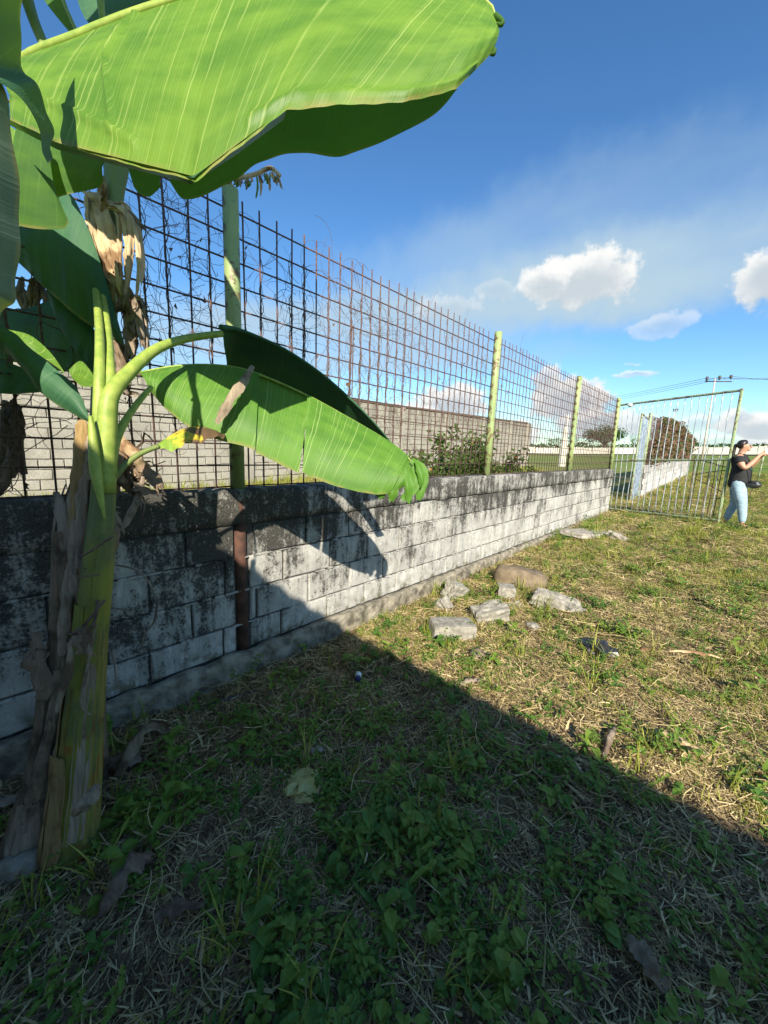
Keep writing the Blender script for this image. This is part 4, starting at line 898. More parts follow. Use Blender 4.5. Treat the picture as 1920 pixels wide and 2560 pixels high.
for pts, w_, mm in (([(205, 1050), (196, 1130), (185, 1230), (180, 1330)], .05, 'sheath_tan'), ([(222, 1090), (214, 1180), (200, 1250), (190, 1330)], .04, 'sheath_grey'), ([(140, 1230), (150, 1300), (158, 1400)], .04, 'dry_grey'),
                    ([(200, 1250), (196, 1330), (190, 1420)], .035, 'dry_grey'), ([(175, 1230), (180, 1330), (178, 1420), (185, 1500)], .04, 'sheath_grey'), ([(118, 1640), (80, 1640), (92, 1700), (110, 1730)], .07, 'dry_dark'),
                    ([(85, 1580), (90, 1640), (110, 1730), (90, 1745)], .06, 'dry_dark'), ([(180, 1400), (160, 1500), (150, 1640)], .05, 'sheath_grey'), ([(128, 1800), (90, 1950), (60, 2060)], .05, 'dry_dark'), ([(150, 1850), (140, 1960), (150, 2060)], .05, 'dry_grey')):
    strip([PD(x, y, dO - .07) for x, y in pts], w_, M[mm], b2, 'hanging_sheath', n=12, sd=len(pts) * 7 + pts[0][0], cup=.35)
b3 = thing('banana_plant', 'banana stem by the fence hung with tan and grey dead leaves', 'banana plant', (0, 0, 0))
dB = 1.85
rib(P3([(300, 250, dB), (292, 400, dB), (284, 500, dB), (272, 700, dB), (258, 950, dB), (246, 1200, dB)]), [.05, .052, .04, .042, .045, .045], M['sheath_yellow'] if False else M['stem'], b3, 'pseudostem', 14)
rib([PD(250, 1190, dB), W(PW(222, 1500, 1.98).dot(D_), 1.97, .6), W(PW(215, 1700, 1.98).dot(D_), 1.98, -.25)], [.045, .045, .05], M['sheath_brown'], b3, 'pseudostem', 14)
rs = random.Random(5)
for pts, w_, mm, tw in (([(235, 480), (243, 560), (262, 640), (292, 720)], .09, 'dry', .2), ([(250, 490), (268, 560), (285, 620), (300, 690)], .07, 'dry', .3), ([(265, 500), (300, 530), (308, 600), (312, 700)], .045, 'dry', .3),
                    ([(262, 515), (305, 512), (330, 550), (325, 640), (318, 740)], .05, 'dry', .5), ([(270, 520), (320, 530), (345, 570), (352, 650), (347, 738)], .035, 'dry', .4), ([(262, 510), (312, 520), (338, 540), (365, 562)], .02, 'dry_grey', .4),
                    ([(240, 510), (255, 600), (270, 700), (282, 820)], .08, 'dry', .3), ([(285, 640), (290, 700), (305, 745), (338, 742)], .05, 'dry', .2), ([(300, 700), (320, 750), (335, 800), (345, 860)], .09, 'dry_grey', .2),
                    ([(345, 742), (330, 790), (332, 850), (328, 905)], .07, 'dry_grey', .3), ([(290, 760), (305, 770), (330, 760), (350, 748)], .09, 'dry_grey', .2), ([(352, 750), (358, 800), (364, 850), (362, 880)], .03, 'dry_grey', .4),
                    ([(285, 800), (300, 850), (318, 915), (330, 950)], .07, 'dry_dark', .4), ([(270, 840), (285, 900), (300, 960), (326, 965)], .09, 'dry_grey', .3), ([(225, 480), (215, 500), (222, 560), (240, 640)], .05, 'dry', .3),
                    ([(350, 770), (362, 790), (370, 800)], .012, 'dry_grey', 0), ([(255, 440), (258, 480), (250, 520)], .05, 'sheath_tan', 0), ([(205, 478), (228, 490), (250, 520), (262, 560)], .03, 'dry', .2)):
    for j in range(3):
        dd = dB - .05 - .07 * rs.random(); ox = rs.uniform(-.5, .5) * w_ * 420; ly = rs.uniform(-25, 30)
        strip([PD(x + ox * (.5 + .5 * i / len(pts)) + rs.uniform(-4, 4), y + ly * i / len(pts), dd + rs.uniform(-.02, .02)) for i, (x, y) in enumerate(pts)], w_ * rs.uniform(.35, .85), M[mm], b3, 'dead_leaf', n=22, sd=rs.randint(0, 999), cup=.12, twist=tw + rs.uniform(-1.6, 1.9), tatter=.05)
# tangle of dead stuff at the crown of the wall, right of the stem
for pts, w_, mm in (([(300, 1090), (330, 1130), (370, 1190), (400, 1215)], .055, 'dry'), ([(345, 1160), (380, 1185), (402, 1225)], .05, 'dry_dark'), ([(357, 1185), (345, 1240), (318, 1300), (300, 1325)], .03, 'dry_grey'),
                    ([(285, 1280), (298, 1310), (312, 1336)], .02, 'dry_grey'), ([(290, 1160), (300, 1200), (330, 1230), (360, 1262)], .04, 'dry_dark'), ([(300, 1130), (285, 1180), (290, 1240)], .05, 'dry_dark'),
                    ([(330, 1220), (360, 1225), (402, 1232)], .035, 'dry_dark'), ([(300, 1110), (315, 1150), (350, 1200)], .03, 'dry'), ([(270, 1250), (280, 1330), (275, 1400)], .05, 'dry_dark'), ([(255, 1420), (262, 1500), (240, 1560)], .03, 'dry_dark')):
    strip([PD(x, y, 1.62 + .1 * rs.random()) for x, y in pts], w_, M[mm], b3, 'dead_leaf', n=12, sd=rs.randint(0, 999), cup=.45, twist=.6, tatter=.02)
for k in range(26):
    x0, y0 = rs.uniform(280, 330), rs.uniform(1120, 1230); P = [PD(x0, y0, 1.7)]
    for j in range(5): x0 += rs.uniform(-8, 30); y0 += rs.uniform(-22, 34); P.append(PD(x0, y0, 1.7 + rs.uniform(-.04, .04)))
    strip(P, rs.uniform(.006, .018), M['dry_dark'], b3, 'dead_leaf', n=10, sd=k, cup=.6, twist=1.2)
for pts in ([(290, 1412), (350, 1430), (390, 1490), (392, 1520)], [(392, 1520), (385, 1555), (360, 1590), (355, 1612)], [(265, 1500), (285, 1520), (320, 1523)], [(248, 1620), (280, 1635), (290, 1690), (296, 1722)]):
    rib([PD(x, y, 1.72) for x, y in pts], .0045, M['dry_grey'], b3, 'dead_stalk', 5)
# dead fringe lying over the top of the nearest post
fr = thing('dead_leaf', 'tattered dead banana leaf tip draped over the top of the nearest green post', 'dead leaf', (0, 0, 0))
rib([PD(520, 440, 2.2), PD(585, 446, 2.25), PD(640, 435, 2.3), PD(676, 420, 2.3), PD(700, 440, 2.3)], .012, M['dry'], fr, 'rib', 6)
for k in range(44):
    x = rs.uniform(560, 706); y = 446 - max(0, (x - 610)) * .25 + max(0, x - 680) * 1.2; l = rs.uniform(10, 30) + (28 if 630 < x < 680 and rs.random() < .25 else 0)
    strip([PD(x, y, 2.27), PD(x + rs.uniform(-2, 8), y + l * .5, 2.26), PD(x + rs.uniform(-3, 10), y + l, 2.27)], rs.uniform(.006, .018), M[rs.choice(['dry', 'dry', 'dry_grey', 'leaf_back'])], fr, 'tatter', n=7, sd=k, cup=.5, twist=.8)
# dark dead leaves hanging at the far left
b4 = thing('dead_leaf', 'dark withered banana leaves hanging against the mesh at the left edge', 'dead leaf', (0, 0, 0))
for k in range(16):
    x = rs.uniform(-10, 60); y = rs.uniform(985, 1060); l = rs.uniform(80, 190)
    strip([PD(x, y, 1.9), PD(x + rs.uniform(-15, 10), y + l * .5, 1.88), PD(x + rs.uniform(-25, 30), y + l, 1.9)], rs.uniform(.02, .06), M['dry_dark'], b4, 'withered_strip', n=12, sd=k + 50, cup=.5, twist=1)
for k in range(10):
    x = rs.uniform(40, 110); y = rs.uniform(680, 760)
    strip([PD(x, y, 1.9), PD(x + rs.uniform(-15, 25), y + 40, 1.88), PD(x + rs.uniform(-10, 40), y + 90, 1.9)], rs.uniform(.02, .05), M['dry_dark'], b4, 'withered_strip', n=10, sd=k + 90, cup=.5, twist=1)

# ---------------------------------------------------------------- rubble and litter on the grass
def chunk_mesh(sx, sy, sz, seed, rough=.01, nsub=5, round_=0.0, name='chunk', mat=None):
    q = MB(); vs_ = []; idx = {}
    def vid(i, j, k):
        key = (i, j, k)
        if key not in idx:
            p = Vector((i / nsub - .5, j / nsub - .5, k / nsub - .5)) * 2
            if round_: p = p.lerp(p.normalized() * 1.12, round_)
            s_ = Vector((seed * 3.1, 0, 0)); n = mnoise.noise(p * 1.4 + s_) * rough * 1.5 + mnoise.noise(p * 4 + s_) * rough
            e = sum(1 for c in (i, j, k) if c in (0, nsub)); p2 = Vector((p.x * sx / 2, p.y * sy / 2, p.z * sz / 2)) * (1 - .03 * (e - 1) * (1 + mnoise.noise(p * 5 + s_)))
            vs_.append(p2 + p.normalized() * n); idx[key] = len(vs_) - 1
        return idx[key]
    fs = []
    for a in range(nsub):
        for c in range(nsub):
            fs += [(vid(a, c, 0), vid(a, c + 1, 0), vid(a + 1, c + 1, 0), vid(a + 1, c, 0)), (vid(a, c, nsub), vid(a + 1, c, nsub), vid(a + 1, c + 1, nsub), vid(a, c + 1, nsub)),
                   (vid(a, 0, c), vid(a + 1, 0, c), vid(a + 1, 0, c + 1), vid(a, 0, c + 1)), (vid(a, nsub, c), vid(a, nsub, c + 1), vid(a + 1, nsub, c + 1), vid(a + 1, nsub, c)),
                   (vid(0, a, c), vid(0, a, c + 1), vid(0, a + 1, c + 1), vid(0, a + 1, c)), (vid(nsub, a, c), vid(nsub, a + 1, c), vid(nsub, a + 1, c + 1), vid(nsub, a, c + 1))]
    q.add(vs_, fs, smooth=round_ > .3); return q.mesh(name, mat)
RUB = [('concrete_block', 1128, 1592, (.37, .19, .17), 10, (0, 3), 'rubble', .0015, 0, 'whole pale concrete block lying alone in the grass, nearest of the rubble', 'block'),
       ('broken_block', 1222, 1552, (.32, .18, .18), 14, (6, -8), 'rubble', .014, 0, 'broken block half sunk in grass right behind the whole pale block', 'block'),
       ('broken_block', 1262, 1498, (.18, .16, .19), -8, (0, 3), 'rubble', .002, 0, 'small squarish piece of block standing in front of the tan boulder', 'block'),
       ('broken_block', 1135, 1498, (.24, .13, .22), 35, (14, 24), 'rubble', .012, 0, 'tilted broken block leaning near the wall footing', 'block'),
       ('broken_block', 1108, 1524, (.14, .12, .12), -20, (20, 50), 'rubble', .012, 0, 'small shard of block under the tilted one near the wall', 'block'),
       ('concrete_rubble', 1385, 1520, (.42, .20, .17), -28, (5, 6), 'rubble', .028, .2, 'long crumbling lump of concrete right of the tan boulder', 'rubble'),
       ('concrete_rubble', 1430, 1532, (.18, .16, .09), 10, (5, 6), 'rubble', .02, .3, 'smaller crumbling lump at the right end of the rubble', 'rubble'),
       ('concrete_rubble', 1285, 1522, (.16, .14, .07), 20, (5, -6), 'rubble', .02, .3, 'flat grey lump between the squarish block piece and the long one', 'rubble'),
       ('boulder', 1298, 1466, (.54, .28, .27), -12, (2, 8), 'rubble_tan', .022, .45, 'smooth tan boulder behind the rubble with grass in front', 'stone'),
       ('stone', 1192, 1650, (.11, .09, .09), 0, (5, 6), 'rubble_tan', .012, .7, 'pale rounded stone alone in the grass in front of the whole block', 'stone'),
       ('stone', 1333, 1572, (.12, .10, .05), 20, (5, 6), 'rubble', .012, .5, 'small flat grey stone right of the whole block', 'stone'),
       ('stone', 1170, 1598 - 0, (.0, .0, .0), 0, (0, 0), 'rubble', 0, 0, '', ''),
       ('timber_slab', 1480, 1338, (1.35, .5, .10), 28, (0, 3), 'wood_grey', .02, .1, 'weathered grey slab lying at the far end of the wall near the gate', 'slab'),
       ('timber_piece', 1543, 1350, (.35, .12, .12), -50, (8, 18), 'wood_grey', .02, .2, 'grey timber end sticking up at the right of the weathered slab', 'timber'),
       ('stone', 55, 2180, (.12, .10, .09), 20, (5, 6), 'footing', .012, .7, 'pale round stone in deep shade left of the banana stems', 'stone'),
       ('stone', 928, 1548, (.14, .08, .05), 30, (5, 6), 'rubble', .012, .4, 'flat stone against the footing where the shadow edge meets the wall', 'stone')]
for i, (nm, px, py, s_, rz, tl_, mm, rg, rd_, lab, cat) in enumerate(RUB):
    if not lab: continue
    p = G(px, py); me = chunk_mesh(*s_, i + 1, rg, 6, rd_, nm, M[mm])
    o = link(nm, me, None, p + Vector((0, 0, s_[2] * .31)), label=lab, category=cat); o.rotation_euler = (rad(tl_[0]), rad(tl_[1]), rad(rz))
q = MB()
for k in range(170):                      # crumbs and clods round the rubble
    c = G(random.gauss(1230, 110), random.gauss(1545, 38)); s_ = random.uniform(.006, .028); q.box(c + Vector((0, 0, s_ * .4)), (s_ * random.uniform(.8, 1.8), s_ * random.uniform(.8, 1.5), s_), Matrix.Rotation(random.uniform(0, 3), 3, 'Z'), jit=s_ * .25)
q.build('concrete_crumbs', M['rubble'], None, kind='stuff', label='crumbs of broken concrete scattered round the rubble by the wall', category='rubble')
# litter
def crumple(px, py, s_, mat, name, label, cat, seed, flat=.5):
    q = MB(); n, m_ = 14, 9; vs_ = []
    for i in range(m_ + 1):
        th = math.pi * i / m_
        for k in range(n):
            a = 2 * math.pi * k / n; d = Vector((math.sin(th) * math.cos(a), math.sin(th) * math.sin(a), math.cos(th)))
            r = s_ * (1 + .55 * mnoise.noise(d * 2 + Vector((seed, 0, 0))) + .4 * mnoise.noise(d * 6 + Vector((seed, 3, 0)))); vs_.append(Vector((d.x * r, d.y * r, d.z * r * flat)))
    q.add(vs_, [(i * n + k, (i + 1) * n + k, (i + 1) * n + (k + 1) % n, i * n + (k + 1) % n) for i in range(m_) for k in range(n)]); return q.build(name, mat, None, G(px, py) + Vector((0, 0, s_ * flat * .6)), label=label, category=cat)
crumple(1492, 1632, .125, M['black_bag'], 'plastic_bag', 'crumpled shiny black plastic bag half buried in sunlit grass', 'bag', 3, .45)
mt, nt = mat_new('yellow_film'); q_ = NB(nt); tr = q_.node('ShaderNodeBsdfTransparent'); bs = q_.bsdf((.55, .50, .17), .3, None, 0, .6); mx = q_.node('ShaderNodeMixShader'); mx.inputs[0].default_value = .82
q_.l.new(tr.outputs[0], mx.inputs[1]); q_.l.new(bs, mx.inputs[2]); q_.out(mx.outputs[0]); M['film'] = mt
crumple(762, 1975, .095, M['film'], 'plastic_bag', 'thin yellowish plastic bag lying in the shaded weeds', 'bag', 8, .38)
gp_ = G(800, 1945); q = MB(); q.tube([gp_ + Vector((-.08, -.02, .03)), gp_ + Vector((0, 0, .045)), gp_ + Vector((.045, .01, .05))], [.035, .018, .012], 8, flat=.4)
cw = G(893, 1712); cup = thing('crushed_cup', 'small white and blue crushed cup in the shaded grass near the wall', 'cup', cw + Vector((0, 0, .02)))
M['blue'] = simple('blue_print', (.03, .03, .12), (.06, .07, .22), 40, .5, 0)
q = MB(); q.tube([(0, 0, .03), (.004, -.012, .038), (.008, -.03, .042), (.01, -.038, .04)], [.016, .019, .021, .018], 12); q.build('cup_body', M['blue'], cup)
q = MB(); q.tube([(.004, .0, .036), (.006, .018, .046), (.008, .026, .05)], [.0205, .0215, .018], 12); q.build('cup_rim', M['white'], cup)
def dryleaf(px, py, L, w_, ang, mat, label, sd, arch=.05, cup_=.5, tw=.6, name='dry_leaf'):
    c = G(px, py); a = rad(ang); d = Vector((math.cos(a), math.sin(a), 0)); s_ = Vector((-d.y, d.x, 0)); P = []
    for k in range(6):
        f = k / 5 - .5; p = c + d * L * f; p.z = gz(p.x, p.y) + .04 + arch * math.cos(f * 3); P.append(p)
    o = strip(P, w_, M[mat], None, name, side=s_, cup=cup_, twist=tw, n=18, sd=sd, tatter=.02); o['label'] = label; o['category'] = 'dry leaf'; return o
dryleaf(365, 1900, .30, .07, 75, 'dry_brown', 'curled grey dead leaf standing in weeds just right of the banana stem', 1, .12, .5, 1.2)
dryleaf(310, 1935, .17, .08, 20, 'dry_dark', 'wide dark dead leaf lying beside the stem under the curled grey one', 2, .05)
dryleaf(325, 2240, .20, .06, 70, 'sheath_brown', 'curled brown dead sheath in the dark weeds near the bottom left', 3, .08, .7, 1.0)
dryleaf(455, 2310, .15, .05, 10, 'dry_dark', 'dark curled dead leaf right of the brown sheath at the bottom left', 4, .03, .6, 1.4)
dryleaf(1605, 2440, .13, .065, 110, 'dry_brown', 'flat grey dead leaf in the shade at the bottom right', 5, .03, .15, .2)
dryleaf(1700, 1880, .30, .045, 130, 'dry', 'tan split stalk in the sun at the right, near the shadow edge', 6, .02, .5, .8)
dryleaf(1520, 1870, .28, .035, 50, 'dry_grey', 'pale stalk crossing the shadow edge, lower right', 7, .03, .5, .5)
dryleaf(1740, 1650, .34, .03, 165, 'dry', 'pale bent stalk lying in sunlit straw at the right', 8, .02, .5, .5)
dryleaf(1175, 1722, .16, .04, 20, 'dry_grey', 'small grey leaf just on the shadow edge in the middle of the grass', 9, .02, .4, .3)
dryleaf(1620, 1640, .14, .04, 0, 'dry', 'tan leaf scrap right of the black bag', 10, .02, .4, .3)
dryleaf(30, 2030, .36, .05, 30, 'dry_grey', 'grey dead leaf rib at the left edge behind the old stem', 11, .02, .4, .3)
dryleaf(780, 1905, .13, .045, 30, 'dry_grey', 'small pale dry leaf just behind the yellowish bag', 12, .03, .5, .6)
c = G(305, 2040); q = MB(); q.tube(curve([c + Vector((-.045, .02, .05)), c + Vector((-.02, 0, .035)), c + Vector((.02, 0, .035)), c + Vector((.05, .025, .055))], 12), [.002, .004, .005, .006, .006, .006, .006, .006, .005, .005, .004, .002], 6, flat=.5)
q.build('yellow_strip', M['sheath_yellow'], None, label='curved yellow strip of stalk lying in the weeds beside the banana stem', category='stalk')
P = [G(380, 1822), G(430, 1805), G(500, 1780), G(560, 1758), G(640, 1735)]; q = MB(); q.tube(curve([p + Vector((0, 0, .02)) for p in P], 20), .011, 8)
q.build('black_hose', M['black_bag'], None, label='thin black hose lying along the foot of the wall in the shade', category='hose')

# ---------------------------------------------------------------- the person
PB = G(1838, 1318, .0); dirp = ray(1838, 1318); dirp.z = 0
def skin(name, V, E, R, mat, parent, sub=2):
    me = bpy.data.meshes.new(name); me.from_pydata([tuple(v) for v in V], E, []); o = bpy.data.objects.new(name, me); COL.objects.link(o)
    md = o.modifiers.new('s', 'SKIN'); md.use_smooth_shade = True; md.branch_smoothing = .6
    sv = me.skin_vertices[0].data
    for i, r in enumerate(R): sv[i].radius = r if isinstance(r, (tuple, list)) else (r, r); sv[i].use_root = (i == 0)
    o.modifiers.new('u', 'SUBSURF').levels = sub; o.modifiers['u'].render_levels = sub
    dg = bpy.context.evaluated_depsgraph_get(); nm = bpy.data.meshes.new_from_object(o.evaluated_get(dg)); bpy.data.objects.remove(o)
    nm.name = name; nm.materials.clear(); nm.materials.append(mat)
    nm.polygons.foreach_set('use_smooth', [True] * len(nm.polygons)); return link(name, nm, parent)
M['skin'] = simple('skin', (.42, .22, .14), (.48, .26, .17), 20, .5, 0); M['hair'] = simple('black_hair', (.008, .006, .006), (.02, .014, .012), 60, .4, .3, .003, 0, .5)
M['tee'] = simple('black_tee', (.012, .013, .014), (.02, .021, .022), 25, .8, .2); 
mt, nt = mat_new('light_jeans'); q_ = NB(nt); p = q_.pos(); w_ = q_.noise(q_.mapping(p, (9, 9, 26)), 1, 4, .6); n1 = q_.noise(p, 9, 3, .6)
q_.out(q_.bsdf(q_.mix(q_.ramp(w_, .3, .7, 0, .6), q_.mix(n1, (.17, .28, .36), (.26, .38, .46)), (.36, .47, .53)), .8, q_.bump(w_, .8, .014))); M['jeans'] = mt
per = thing('person', 'person in black t-shirt and light jeans standing in profile, raising a phone', 'person', PB)
fdir = Vector((dirp.y, -dirp.x, 0)).normalized(); per.rotation_euler = (0, 0, math.atan2(fdir.y, fdir.x)); per.scale = (1, 1, 1)
V = [(-.06, 0, .94), (-.07, 0, 1.08), (-.09, 0, 1.24), (-.11, 0, 1.37), (-.10, 0, 1.44), (-.085, 0, 1.50), (-.075, 0, 1.56), (-.08, 0, 1.605)]
E = [(i, i + 1) for i in range(7)]; R = [.10, .10, .09, .070, .054, .066, .088, .072]
def ch(start, pts, rs_):
    global V, E, R
    last = start
    for p, r in zip(pts, rs_): V.append(p); E.append((last, len(V) - 1)); R.append(r); last = len(V) - 1
    return last
ch(0, [(-.06, -.085, .86), (.03, -.10, .48), (.085, -.10, .10), (.10, -.10, .055), (.19, -.11, .035), (.235, -.11, .028)], [.07, .060, .042, .036, .036, .024])
ch(0, [(-.07, .095, .86), (-.06, .10, .48), (-.155, .10, .10), (-.15, .10, .055), (-.06, .10, .035), (-.015, .10, .028)], [.07, .060, .042, .036, .036, .024])
hr = ch(3, [(-.13, -.15, 1.35), (-.10, -.225, 1.25), (-.02, -.25, 1.135), (.07, -.20, 1.26), (.150, -.10, 1.39), (.185, -.07, 1.425)], [.065, .062, .052, .042, .026, .028])
hl = ch(3, [(-.11, .15, 1.35), (-.05, .21, 1.24), (.03, .21, 1.14), (.12, .12, 1.27), (.180, .05, 1.39), (.205, .02, 1.42)], [.06, .056, .050, .038, .026, .027])
for k in range(4):
    a = k * .017; ch(hr, [(.210, -.055 + a * .3, 1.445 - a), (.232, -.025, 1.452 - a), (.228, -.005, 1.453 - a)], [.0095, .0085, .0075])
    ch(hl, [(.228, .005 - a * .2, 1.442 - a), (.244, -.010, 1.448 - a), (.246, -.02, 1.450 - a)], [.0095, .0085, .0075])
ch(hr, [(.192, -.05, 1.465), (.210, -.03, 1.485)], [.010, .008]); ch(hl, [(.202, .02, 1.458), (.215, .0, 1.48)], [.010, .008])
body = skin('body', V, E, R, M['skin'], per)
def ell(name, c, r, mat, parent, n=14, m_=9, fn=None):
    q = MB(); vs_ = []
    for i in range(m_ + 1):
        th = math.pi * i / m_
        for k in range(n):
            a = 2 * math.pi * k / n; d = Vector((math.sin(th) * math.cos(a), math.sin(th) * math.sin(a), math.cos(th))); p = Vector((d.x * r[0], d.y * r[1], d.z * r[2])); vs_.append(Vector(c) + (fn(p) if fn else p))
    q.add(vs_, [(i * n + k, (i + 1) * n + k, (i + 1) * n + (k + 1) % n, i * n + (k + 1) % n) for i in range(m_) for k in range(n)], smooth=True); return q.build(name, mat, parent)
# face details sit on the continuous head
ell('nose', (.018, 0, 1.548), (.020, .012, .022), M['skin'], per); ell('ear', (-.085, -.088, 1.555), (.016, .009, .028), M['skin'], per); ell('ear', (-.085, .088, 1.555), (.016, .009, .028), M['skin'], per)
ell('chin', (-.012, 0, 1.492), (.030, .034, .022), M['skin'], per)
M['lip'] = simple('lips', (.30, .09, .08), (.34, .11, .10), 20, .5, 0); ell('mouth', (.006, 0, 1.517), (.012, .022, .007), M['lip'], per)
for s_ in (-1, 1):
    ell('eye', (-.003, s_ * .033, 1.568), (.006, .010, .004), M['hair'], per, 8, 6); ell('eyebrow', (-.004, s_ * .034, 1.586), (.006, .016, .0025), M['hair'], per, 8, 6)
ell('hair', (-.120, 0, 1.588), (.080, .092, .088), M['hair'], per, 20, 12, lambda p: Vector((p.x, p.y, p.z + max(0, p.x - .01) * .45)))
skin('ponytail', [(-.185, 0, 1.60), (-.215, 0, 1.56), (-.225, 0, 1.48), (-.22, -.01, 1.38), (-.215, -.02, 1.27), (-.21, -.02, 1.17)], [(i, i + 1) for i in range(5)], [.026, .034, .036, .030, .022, .008], M['hair'], per)
# t-shirt
V = [(-.08, 0, .72), (-.07, 0, .88), (-.06, 0, 1.03), (-.065, 0, 1.14), (-.085, 0, 1.25), (-.115, 0, 1.36), (-.11, 0, 1.42)]; E = [(i, i + 1) for i in range(6)]; R = [(.172, .168), (.185, .178), (.182, .172), (.170, .165), (.162, .162), (.130, .135), (.078, .078)]
ch(5, [(-.125, -.15, 1.36), (-.105, -.22, 1.265), (-.092, -.228, 1.23)], [.078, .080, .080]); ch(5, [(-.10, .15, 1.365), (-.06, .205, 1.255), (-.045, .21, 1.225)], [.076, .076, .076])
skin('t_shirt', V, E, R, M['tee'], per)
V = [(-.085, 0, .88), (-.072, 0, 1.02)]; E = [(0, 1)]; R = [(.162, .168), (.155, .155)]
ch(0, [(-.06, -.090, .76), (-.01, -.095, .62), (.03, -.10, .48), (.045, -.10, .38), (.068, -.10, .25), (.083, -.10, .11)], [.132, .112, .088, .082, .074, .052])
ch(0, [(-.085, .090, .76), (-.07, .095, .62), (-.06, .10, .48), (-.085, .10, .38), (-.13, .10, .25), (-.152, .10, .11)], [.128, .108, .086, .080, .072, .052])
skin('jeans', V, E, R, M['jeans'], per)
M['shoe'] = simple('pale_flat_shoe', (.52, .36, .27), (.60, .43, .33), 20, .6, 0)
for x, y in ((.165, -.108), (-.085, .10)): ell('shoe', (x, y, .022), (.125, .043, .026), M['shoe'], per)
M['green_print'] = simple('teal_print', (.03, .20, .15), (.05, .28, .2), 60, .6, 0)
q = MB()
for k in range(7):
    a = k / 6 * 1.4 - .2; q.box((.06 + .008 * math.sin(a * 2), -.115 - .006 * k * .3, 1.14 + .010 * math.cos(a * 3)), (.008, .012, .006))
q.box((.075, -.108, 1.128), (.05, .006, .005)); q.box((.065, -.118, 1.135), (.03, .006, .004)); q.build('shirt_print', M['green_print'], per)
PM_ = Matrix.Translation(PB) @ Matrix.Rotation(per.rotation_euler.z, 4, 'Z')
def ploc(v): return PM_ @ Vector(v)
M['phone_case'] = simple('pale_yellow_case', (.62, .60, .38), (.68, .66, .45), 20, .4, 0)
ph = thing('phone', 'smartphone in a pale yellow case held up by the person', 'phone', ploc((.228, -.015, 1.495)), (0, rad(-16), per.rotation_euler.z - rad(40)))
q = MB(); q.box((0, 0, 0), (.010, .078, .155)); q.build('case', M['phone_case'], ph); q = MB(); q.box((-.0065, 0, 0), (.002, .068, .14)); q.build('screen', M['black_bag'], ph)
q = MB(); q.box((.007, .02, .055), (.004, .025, .025)); q.build('camera_bump', M['black_bag'], ph)
hb = thing('handbag', 'small black shoulder bag hanging in front of the person at hip height', 'handbag', ploc((.14, -.10, .86)), (0, 0, per.rotation_euler.z))
ell('bag_body', (0, 0, 0), (.115, .06, .075), M['black_bag'], hb, 16, 8, lambda p: Vector((p.x, p.y, p.z * (.75 if p.z > 0 else 1.0)) ) + Vector((0, 0, -.01)))
ell('flap', (.012, -.012, .028), (.085, .058, .042), M['tee'], hb, 12, 8)
q = MB(); q.tube(curve([(-.05, -.02, .05), (-.05, -.075, .20), (-.08, -.10, .34), (-.20, -.09, .47), (-.26, -.02, .56)], 16), .007, 5); q.build('strap', M['black_bag'], hb)
q = MB(); q.box((.05, -.066, .02), (.03, .006, .035)); q.build('clasp', M['rod'], hb)

# ---------------------------------------------------------------- grass, straw and weeds
M['g_green'] = leafy('grass_blade', (.19, .23, .03), (.42, .44, .09), .4, .6, .25)
M['g_straw'] = leafy('straw', (.36, .27, .12), (.74, .61, .33), .2, .8, .15)
M['g_dead'] = leafy('dead_litter', (.065, .045, .028), (.27, .19, .115), .12, .9, .1)
M['g_weed'] = leafy('weed_leaf', (.07, .165, .028), (.19, .28, .04), .3, .5, .3)
M['g_white'] = simple('tiny_white_flower', (.42, .44, .36), (.5, .5, .42), 20, .8, 0)
MATS = [M['g_green'], M['g_straw'], M['g_dead'], M['g_weed'], M['g_white']]
def blade_(q, r, base, ang, L, w_, lean, mi, flat=False):
    d = Vector((math.cos(ang), math.sin(ang), 0)); s_ = Vector((-d.y, d.x, 0)) * w_ / 2; vs_ = []
    if flat: s_ = s_ + Vector((0, 0, r.uniform(-.5, .5) * w_ / 2))
    n = 3; crv = r.uniform(-.5, .5)
    for k in range(n + 1):
        f = k / n; th = lean + (1.3 if not flat else .15) * f * lean * .6
        p = Vector(base) + d * L * f * math.sin(min(th, 1.55)) + Vector((0, 0, L * f * math.cos(min(th, 1.5)))) + Vector((-d.y, d.x, 0)) * crv * L * f * f * .5
        if k < n: vs_ += [p - s_ * (1 - f * .6), p + s_ * (1 - f * .6)]
        else: vs_.append(p)
    fs = [(2 * k, 2 * k + 1, 2 * k + 3, 2 * k + 2) for k in range(n - 1)] + [(2 * n - 2, 2 * n - 1, 2 * n)]; q.add(vs_, fs, mi)
def wleaf(q, base, d, L, w_, droop, mi):
    d = d.normalized(); s_ = d.cross(Vector((0, 0, 1))); s_ = (s_.normalized() if s_.length > .01 else Vector((1, 0, 0))) * w_ / 2; u_ = Vector((0, 0, 1))
    p0 = Vector(base); p1 = p0 + d * L * .35 + u_ * L * .06; p2 = p0 + d * L * .72 - u_ * droop * L * .3; p3 = p0 + d * L - u_ * droop * L
    q.add([p0, p1 - s_ + u_ * w_ * .18, p1, p1 + s_ + u_ * w_ * .18, p2 - s_ * .8 + u_ * w_ * .12, p2, p2 + s_ * .8 + u_ * w_ * .12, p3], [(0, 2, 1), (0, 3, 2), (1, 2, 5, 4), (2, 3, 6, 5), (4, 5, 7), (5, 6, 7)], mi)
protos = bpy.data.collections.new('ground_cover_kinds'); names = []
def proto(fn, seed):
    r = random.Random(seed); q = MB(); fn(q, r); nm = 'clump_%02d' % len(names); names.append(nm); o = bpy.data.objects.new(nm, q.mesh(nm, MATS)); protos.objects.link(o)
